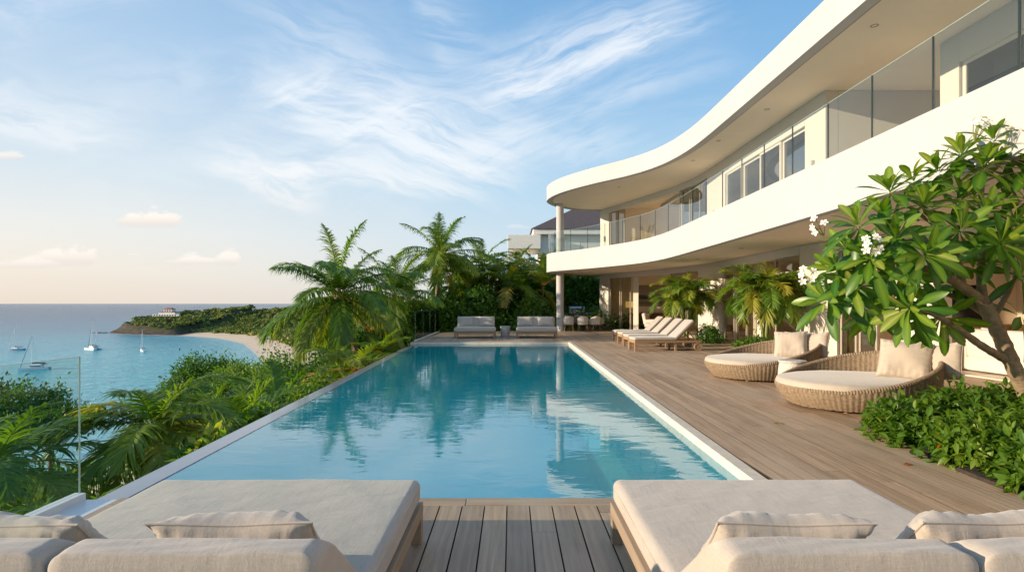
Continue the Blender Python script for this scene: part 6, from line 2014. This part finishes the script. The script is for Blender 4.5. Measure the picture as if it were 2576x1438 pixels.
hx, hy = -424.0, 690.0; hz = gz(hx, hy) - 1.0
building('hillside_villa', 'white villa with red roofs on the headland above the cliff', (hx, hy, hz), 0, [(-11, 9, -5, 5, 0, 4.6), (-6, 4, -3, 5, 4.6, 8.5), (-17, 16, -8, -5.05, 0, 2.4)], [(-6, 4, -3, 5, 8.5, 10.6, 2.5), (-11, 9, -5, 5, 4.6, 6.2, 3)],
         [(-15 + 3.2 * k, -13.6 + 3.2 * k, -8.06, -8.01, 0.4, 1.9) for k in range(9)] + [(-5 + 3 * k, -3.6 + 3 * k, -3.06, -3.01, 5.9, 7.6) for k in range(3)])
hx, hy = -300.0, 720.0; hz = gz(hx, hy) - 0.5
building('hillside_cottage', 'small white house with a red roof high on the wooded headland', (hx, hy, hz), 0.2, [(-7, 7, -4, 4, 0, 4)], [(-7, 7, -4, 4, 4, 6.5, 3)], [(-5 + 3.4 * k, -3.4 + 3.4 * k, -4.06, -4.01, 1, 2.8) for k in range(4)])
hx, hy = -222.0, 505.0; hz = gz(hx, hy)
building('beach_hut', 'small white beach hut at the back of the sand', (hx, hy, hz), 0.1, [(-3, 3, -2, 2, 0, 2.6)], [(-3, 3, -2, 2, 2.6, 4.2, 1.2)], [(-1.8, -0.6, -2.06, -2.01, 0.2, 2.0), (0.6, 1.8, -2.06, -2.01, 0.8, 1.9)], roofmat='grey_roof')
# flat roofed white building below the pool slope
t = thing('flat_roofed_house', 'white flat roofed building half hidden by trees above the bay', 'house', (-23.0, 47.0, -7.5))
m = MB(); m.box(-3.4, 3.6, -3.0, 3.0, -6, 2.9); m.build('wall', 'house_white', t)
m = MB(); m.box(-3.7, 3.9, -3.3, 3.3, 2.901, 3.1); m.build('roof', 'grey_roof', t)
m = MB(); m.box(3.55, 3.9, -3.3, 3.3, 3.101, 3.55); m.box(-3.7, 3.549, 3.05, 3.3, 3.101, 3.3); m.build('parapet', 'house_white', t)
for k in range(3): m = MB(); m.box(3.601, 3.64, -2.4 + 1.8 * k, -1.2 + 1.8 * k, 0.4, 2.2); m.build('window', 'dark_metal', t)
# neighbour behind the villa: shingled hip roof and a flat porch
t = thing('neighbour_house', 'neighbouring white house with a dark shingled hip roof and a flat roofed porch', 'house', (6.5, 49.0, -0.4))
nb_ = lambda: MB((6.5, 49.0, -0.4))
m = nb_(); m.box(2.4, 14.0, 47.0, 56.0, -0.4, 7.25); m.build('wall', 'house_white', t)
m = nb_(); m.cbox(1.75, 14.6, 46.4, 56.6, 7.26, 7.72, 0.05); m.build('eaves', 'house_white', t)
m = nb_()
vs = [(1.6, 46.25, 7.73), (14.7, 46.25, 7.73), (14.7, 56.7, 7.73), (1.6, 56.7, 7.73), (5.6, 51.4, 10.2), (11.0, 51.4, 10.2), (11.0, 51.6, 10.2), (5.6, 51.6, 10.2)]
m.add(vs, [(0, 1, 5, 4), (2, 3, 7, 6), (3, 0, 4, 7), (1, 2, 6, 5), (4, 5, 6, 7), (3, 2, 1, 0)]); m.build('roof', 'shingle', t)
m = nb_(); m.cbox(-0.35, 2.39, 46.2, 52.0, 6.05, 7.2, 0.03); m.build('porch_roof', 'house_white', t)
m = nb_(); m.box(-0.25, 0.1, 46.4, 46.75, -0.4, 6.049); m.build('porch_column', 'house_white', t)
# wooden stakes on the slope
t = thing('wooden_stake', 'bare grey wooden stake standing among the slope shrubs', 'stake', (-11.2, 24.0, gz(-11.2, 24.0)))
m = MB((-11.2, 24.0, gz(-11.2, 24.0))); m.tube([(-11.25, 24.0, gz(-11.2, 24) - 0.2), (-11.2, 24.0, -3.0), (-11.18, 24.0, -1.75)], [0.06, 0.055, 0.035], 8); m.build('post', 'grey_wood', t, True)
m = MB((-11.2, 24.0, gz(-11.2, 24.0))); m.tube([(-10.75, 24.1, -3.4), (-11.1, 24.02, -2.1)], [0.04, 0.03], 8); m.build('brace', 'grey_wood', t, True)

# headland woods: one mass of crowns
rg = np.random.RandomState(55)
n = 9000
x = rg.uniform(-470, -60, n); y = rg.uniform(380, 880, n)
z = height(x, y); d = sd_land(x, y)
ok = (z > -30.5) & (d > 7) | ((d > 27) & (z > -32.3))
ok &= (d > np.where(x < -360, 6 + 9 * rg.rand(n), 27 + 5 * rg.rand(n)))
ok &= ~((np.abs(x + 424) < 19) & (y > 672) & (y < 700)) & ~((np.abs(x + 300) < 9) & (np.abs(y - 714) < 9)) & ~((np.abs(x + 222) < 5) & (np.abs(y - 502) < 7))
x, y, z = x[ok], y[ok], z[ok]
L = Leaves()
R_ = rg.uniform(2.0, 4.6, len(x)) * np.where(x < -400, 0.7, 1.0)
per = 26
rep = np.repeat(np.arange(len(x)), per)
u = unit(rg.normal(0, 1, (len(rep), 3))); u[:, 2] = np.abs(u[:, 2])
pos = np.stack([x, y, z + 0.4], 1)[rep] + u * (R_[rep] * rg.uniform(0.6, 1.0, len(rep)))[:, None] * np.array([1, 1, 0.85])
ct = np.clip(0.5 + 0.25 * fbm(x, y, 30, 5) + rg.normal(0, 0.2, len(x)), 0, 1)
dd_ = unit(u * 0.4 + rg.normal(0, 0.7, u.shape)); nn = unit(u + rg.normal(0, 0.3, u.shape) + (0, 0, 0.4))
ln = R_[rep] * rg.uniform(0.5, 0.95, len(rep))
blades(L, pos - dd_ * ln[:, None] * 0.5, dd_, nn, ln, ln * 0.8, np.clip(ct[rep] + rg.normal(0, 0.08, len(rep)), 0, 1), 0.05, 0.05)
tag(link('headland_woods', L.mesh('headland_woods'), 'wood_leaf'), 'low dry woodland covering the headland', 'woodland', kind='stuff')
for i, (x, y, h, lab) in enumerate([(-215, 485, 7.5, 'beach palm left of the white hut'), (-205, 470, 8.5, 'beach palm right of the white hut'), (-236, 520, 6.5, 'beach palm farther along the sand'), (-190, 440, 7.5, 'beach palm where the sand meets the near trees')]):
    z = gz(x, y)
    palm('beach_palm', lab, (x, y, z), (x + 0.8, y, z + h), 13, 3.6, 200 + i, e_rng=(-0.5, 1.3), nleaf=16, ll=1.1, lw=0.3, tint=(0.3, 0.75), r=(0.3, 0.2), dead=0, group='palms along the beach')
# reef rocks off the point
t = thing('reef_rock', 'dark flat rocks awash off the tip of the headland', 'rock', (-480, 660, SEA))
m = MB((-480, 660, SEA))
for k in range(7):
    bm = bmesh.new(); bmesh.ops.create_icosphere(bm, subdivisions=2, radius=1.0)
    cxr = -483 - 2.6 * k + rng.uniform(-1, 1); s = rng.uniform(0.8, 2.2) * (1.2 if k < 4 else 0.7)
    for v in bm.verts:
        q = 1 + 0.3 * vnoise(tuple(v.co * 1.6), k); v.co = Vector((cxr + v.co.x * s * 1.6 * q, 661 + rng.uniform(-.1, .1) + v.co.y * s * q, SEA + v.co.z * s * 0.45 * q))
    m.bm(bm)
m.build('rock_mass', 'dark_wood', t)


# --- boats at anchor
def catamaran(label, loc, rz, L_=12.0, mast=16.0, hull='hull_white', group=None):
    t = thing('catamaran', label, 'boat', loc, rz, group)
    for s in (-1, 1):
        m = MB(); pr = []
        n = 14; V = []; F = []
        for i in range(n + 1):
            q = i / n; x = -L_ / 2 + L_ * q
            w = 0.75 * math.sin(math.pi * min(1, (1 - q) * 0.75 + 0.03) ** 0.9) ** 0.6 if q > 0.35 else 0.72
            top = 1.15 + 0.35 * q; bot = -0.35 + 0.25 * max(0, q - 0.75) * 4
            for yy, zz in ((-w, top), (-w * 0.75, bot), (w * 0.75, bot), (w, top)): V.append((x, s * 2.6 + yy, zz))
        for i in range(n):
            for k in range(4): F.append((4 * i + k, 4 * i + (k + 1) % 4, 4 * (i + 1) + (k + 1) % 4, 4 * (i + 1) + k))
        F += [(3, 2, 1, 0), tuple(4 * n + k for k in range(4))]
        m.add(V, F); m.build('hull', hull, t)
    m = MB(); m.cbox(-L_ * 0.42, L_ * 0.22, -2.3, 2.3, 0.75, 1.35, 0.1); m.build('bridge_deck', 'hull_white', t)
    m = MB(); m.cbox(-L_ * 0.28, L_ * 0.14, -2.1, 2.1, 1.36, 2.5, 0.25); c = m.build('cabin', 'hull_white', t)
    m = MB(); m.box(-L_ * 0.24, L_ * 0.143, -2.12, 2.12, 1.75, 2.15); m.build('cabin_window', 'black_screen', c)
    m = MB(); m.cbox(-L_ * 0.42, -L_ * 0.2, -2.0, 2.0, 2.75, 2.86, 0.03); m.build('bimini', 'navy_cloth', t)
    m = MB(); m.tube([(L_ * 0.1, 0, 1.4), (L_ * 0.08, 0, mast)], [0.16, 0.10], 8); m.build('mast', 'white_metal', t, True)
    m = MB(); m.tube([(L_ * 0.09, 0, 3.5), (-L_ * 0.36, 0, 3.4)], [0.32, 0.24], 8); m.build('furled_sail', 'navy_cloth', t, True)
    m = MB(); m.tube([(L_ * 0.485, 0, 1.6), (L_ * 0.085, 0, mast * 0.95)], [0.13, 0.05], 6); m.build('forestay_sail', 'navy_cloth', t, True)
    m = MB()
    for s in (-1, 1): m.tube([(-0.5, s * 2.6, 1.4), (L_ * 0.08, 0, mast * 0.95)], 0.03, 5)
    m.build('shroud', 'steel', t)
    return t


def sloop(label, loc, rz, L_=10.0, mast=14.0, hull='hull_white', group=None):
    t = thing('sailing_boat', label, 'boat', loc, rz, group)
    n = 16; V = []; F = []
    for i in range(n + 1):
        q = i / n; x = -L_ / 2 + L_ * q
        w = 1.6 * (math.sin(math.pi * (0.22 + 0.78 * q)) ** 0.8 if q < 0.999 else 0.02); top = 1.1 + 0.5 * (q - 0.4) ** 2 * 2
        for yy, zz in ((-w, top), (-w * 0.8, 0.1), (0, -0.4), (w * 0.8, 0.1), (w, top)): V.append((x, yy, zz))
    for i in range(n):
        for k in range(5): F.append((5 * i + k, 5 * i + (k + 1) % 5, 5 * (i + 1) + (k + 1) % 5, 5 * (i + 1) + k))
    F4 = F; m = MB(); m.add(V, F4, (), [[4, 3, 2, 1, 0], [5 * n + k for k in range(5)]]); m.build('hull', hull, t)
    m = MB(); m.cbox(-L_ * 0.12, L_ * 0.22, -0.9, 0.9, 1.05, 1.75, 0.2); m.build('cabin', 'hull_white', t)
    m = MB(); m.cbox(-L_ * 0.38, -L_ * 0.16, -1.1, 1.1, 2.5, 2.7, 0.05); m.build('bimini', 'navy_cloth', t)
    m = MB(); m.tube([(L_ * 0.1, 0, 1.2), (L_ * 0.1, 0, mast)], [0.14, 0.09], 8); m.build('mast', 'white_metal', t, True)
    m = MB(); m.tube([(L_ * 0.09, 0, 2.6), (-L_ * 0.34, 0, 2.5)], [0.28, 0.2], 8); m.build('furled_sail', 'navy_cloth', t, True)
    m = MB(); m.tube([(L_ * 0.49, 0, 1.5), (L_ * 0.1, 0, mast * 0.95)], [0.11, 0.04], 6); m.build('forestay_sail', 'hull_white', t, True)
    m = MB()
    for s in (-1, 1): m.tube([(L_ * 0.06, s * 1.5, 1.1), (L_ * 0.1, 0, mast * 0.95)], 0.03, 5)
    m.build('shroud', 'steel', t)
    return t


def on_sea(x, y): 
    Y = 35.0 * 1400 / (y - 763); return ((x - 1290) * Y / 1400, Y, SEA)


catamaran('largest catamaran, nearest in the bay, bows turned to the left', on_sea(90, 929), R(205), 12.5, 19.0)
sloop('dark blue hulled sailing boat at the far left of the bay', on_sea(43, 880), R(175), 13.5, 17.0, 'hull_blue')
catamaran('white catamaran anchored between the blue boat and the small sloop', on_sea(236, 879), R(160), 11.0, 22.0)
sloop('small white sloop anchored nearest the headland', on_sea(361, 884), R(140), 9.0, 16.0)
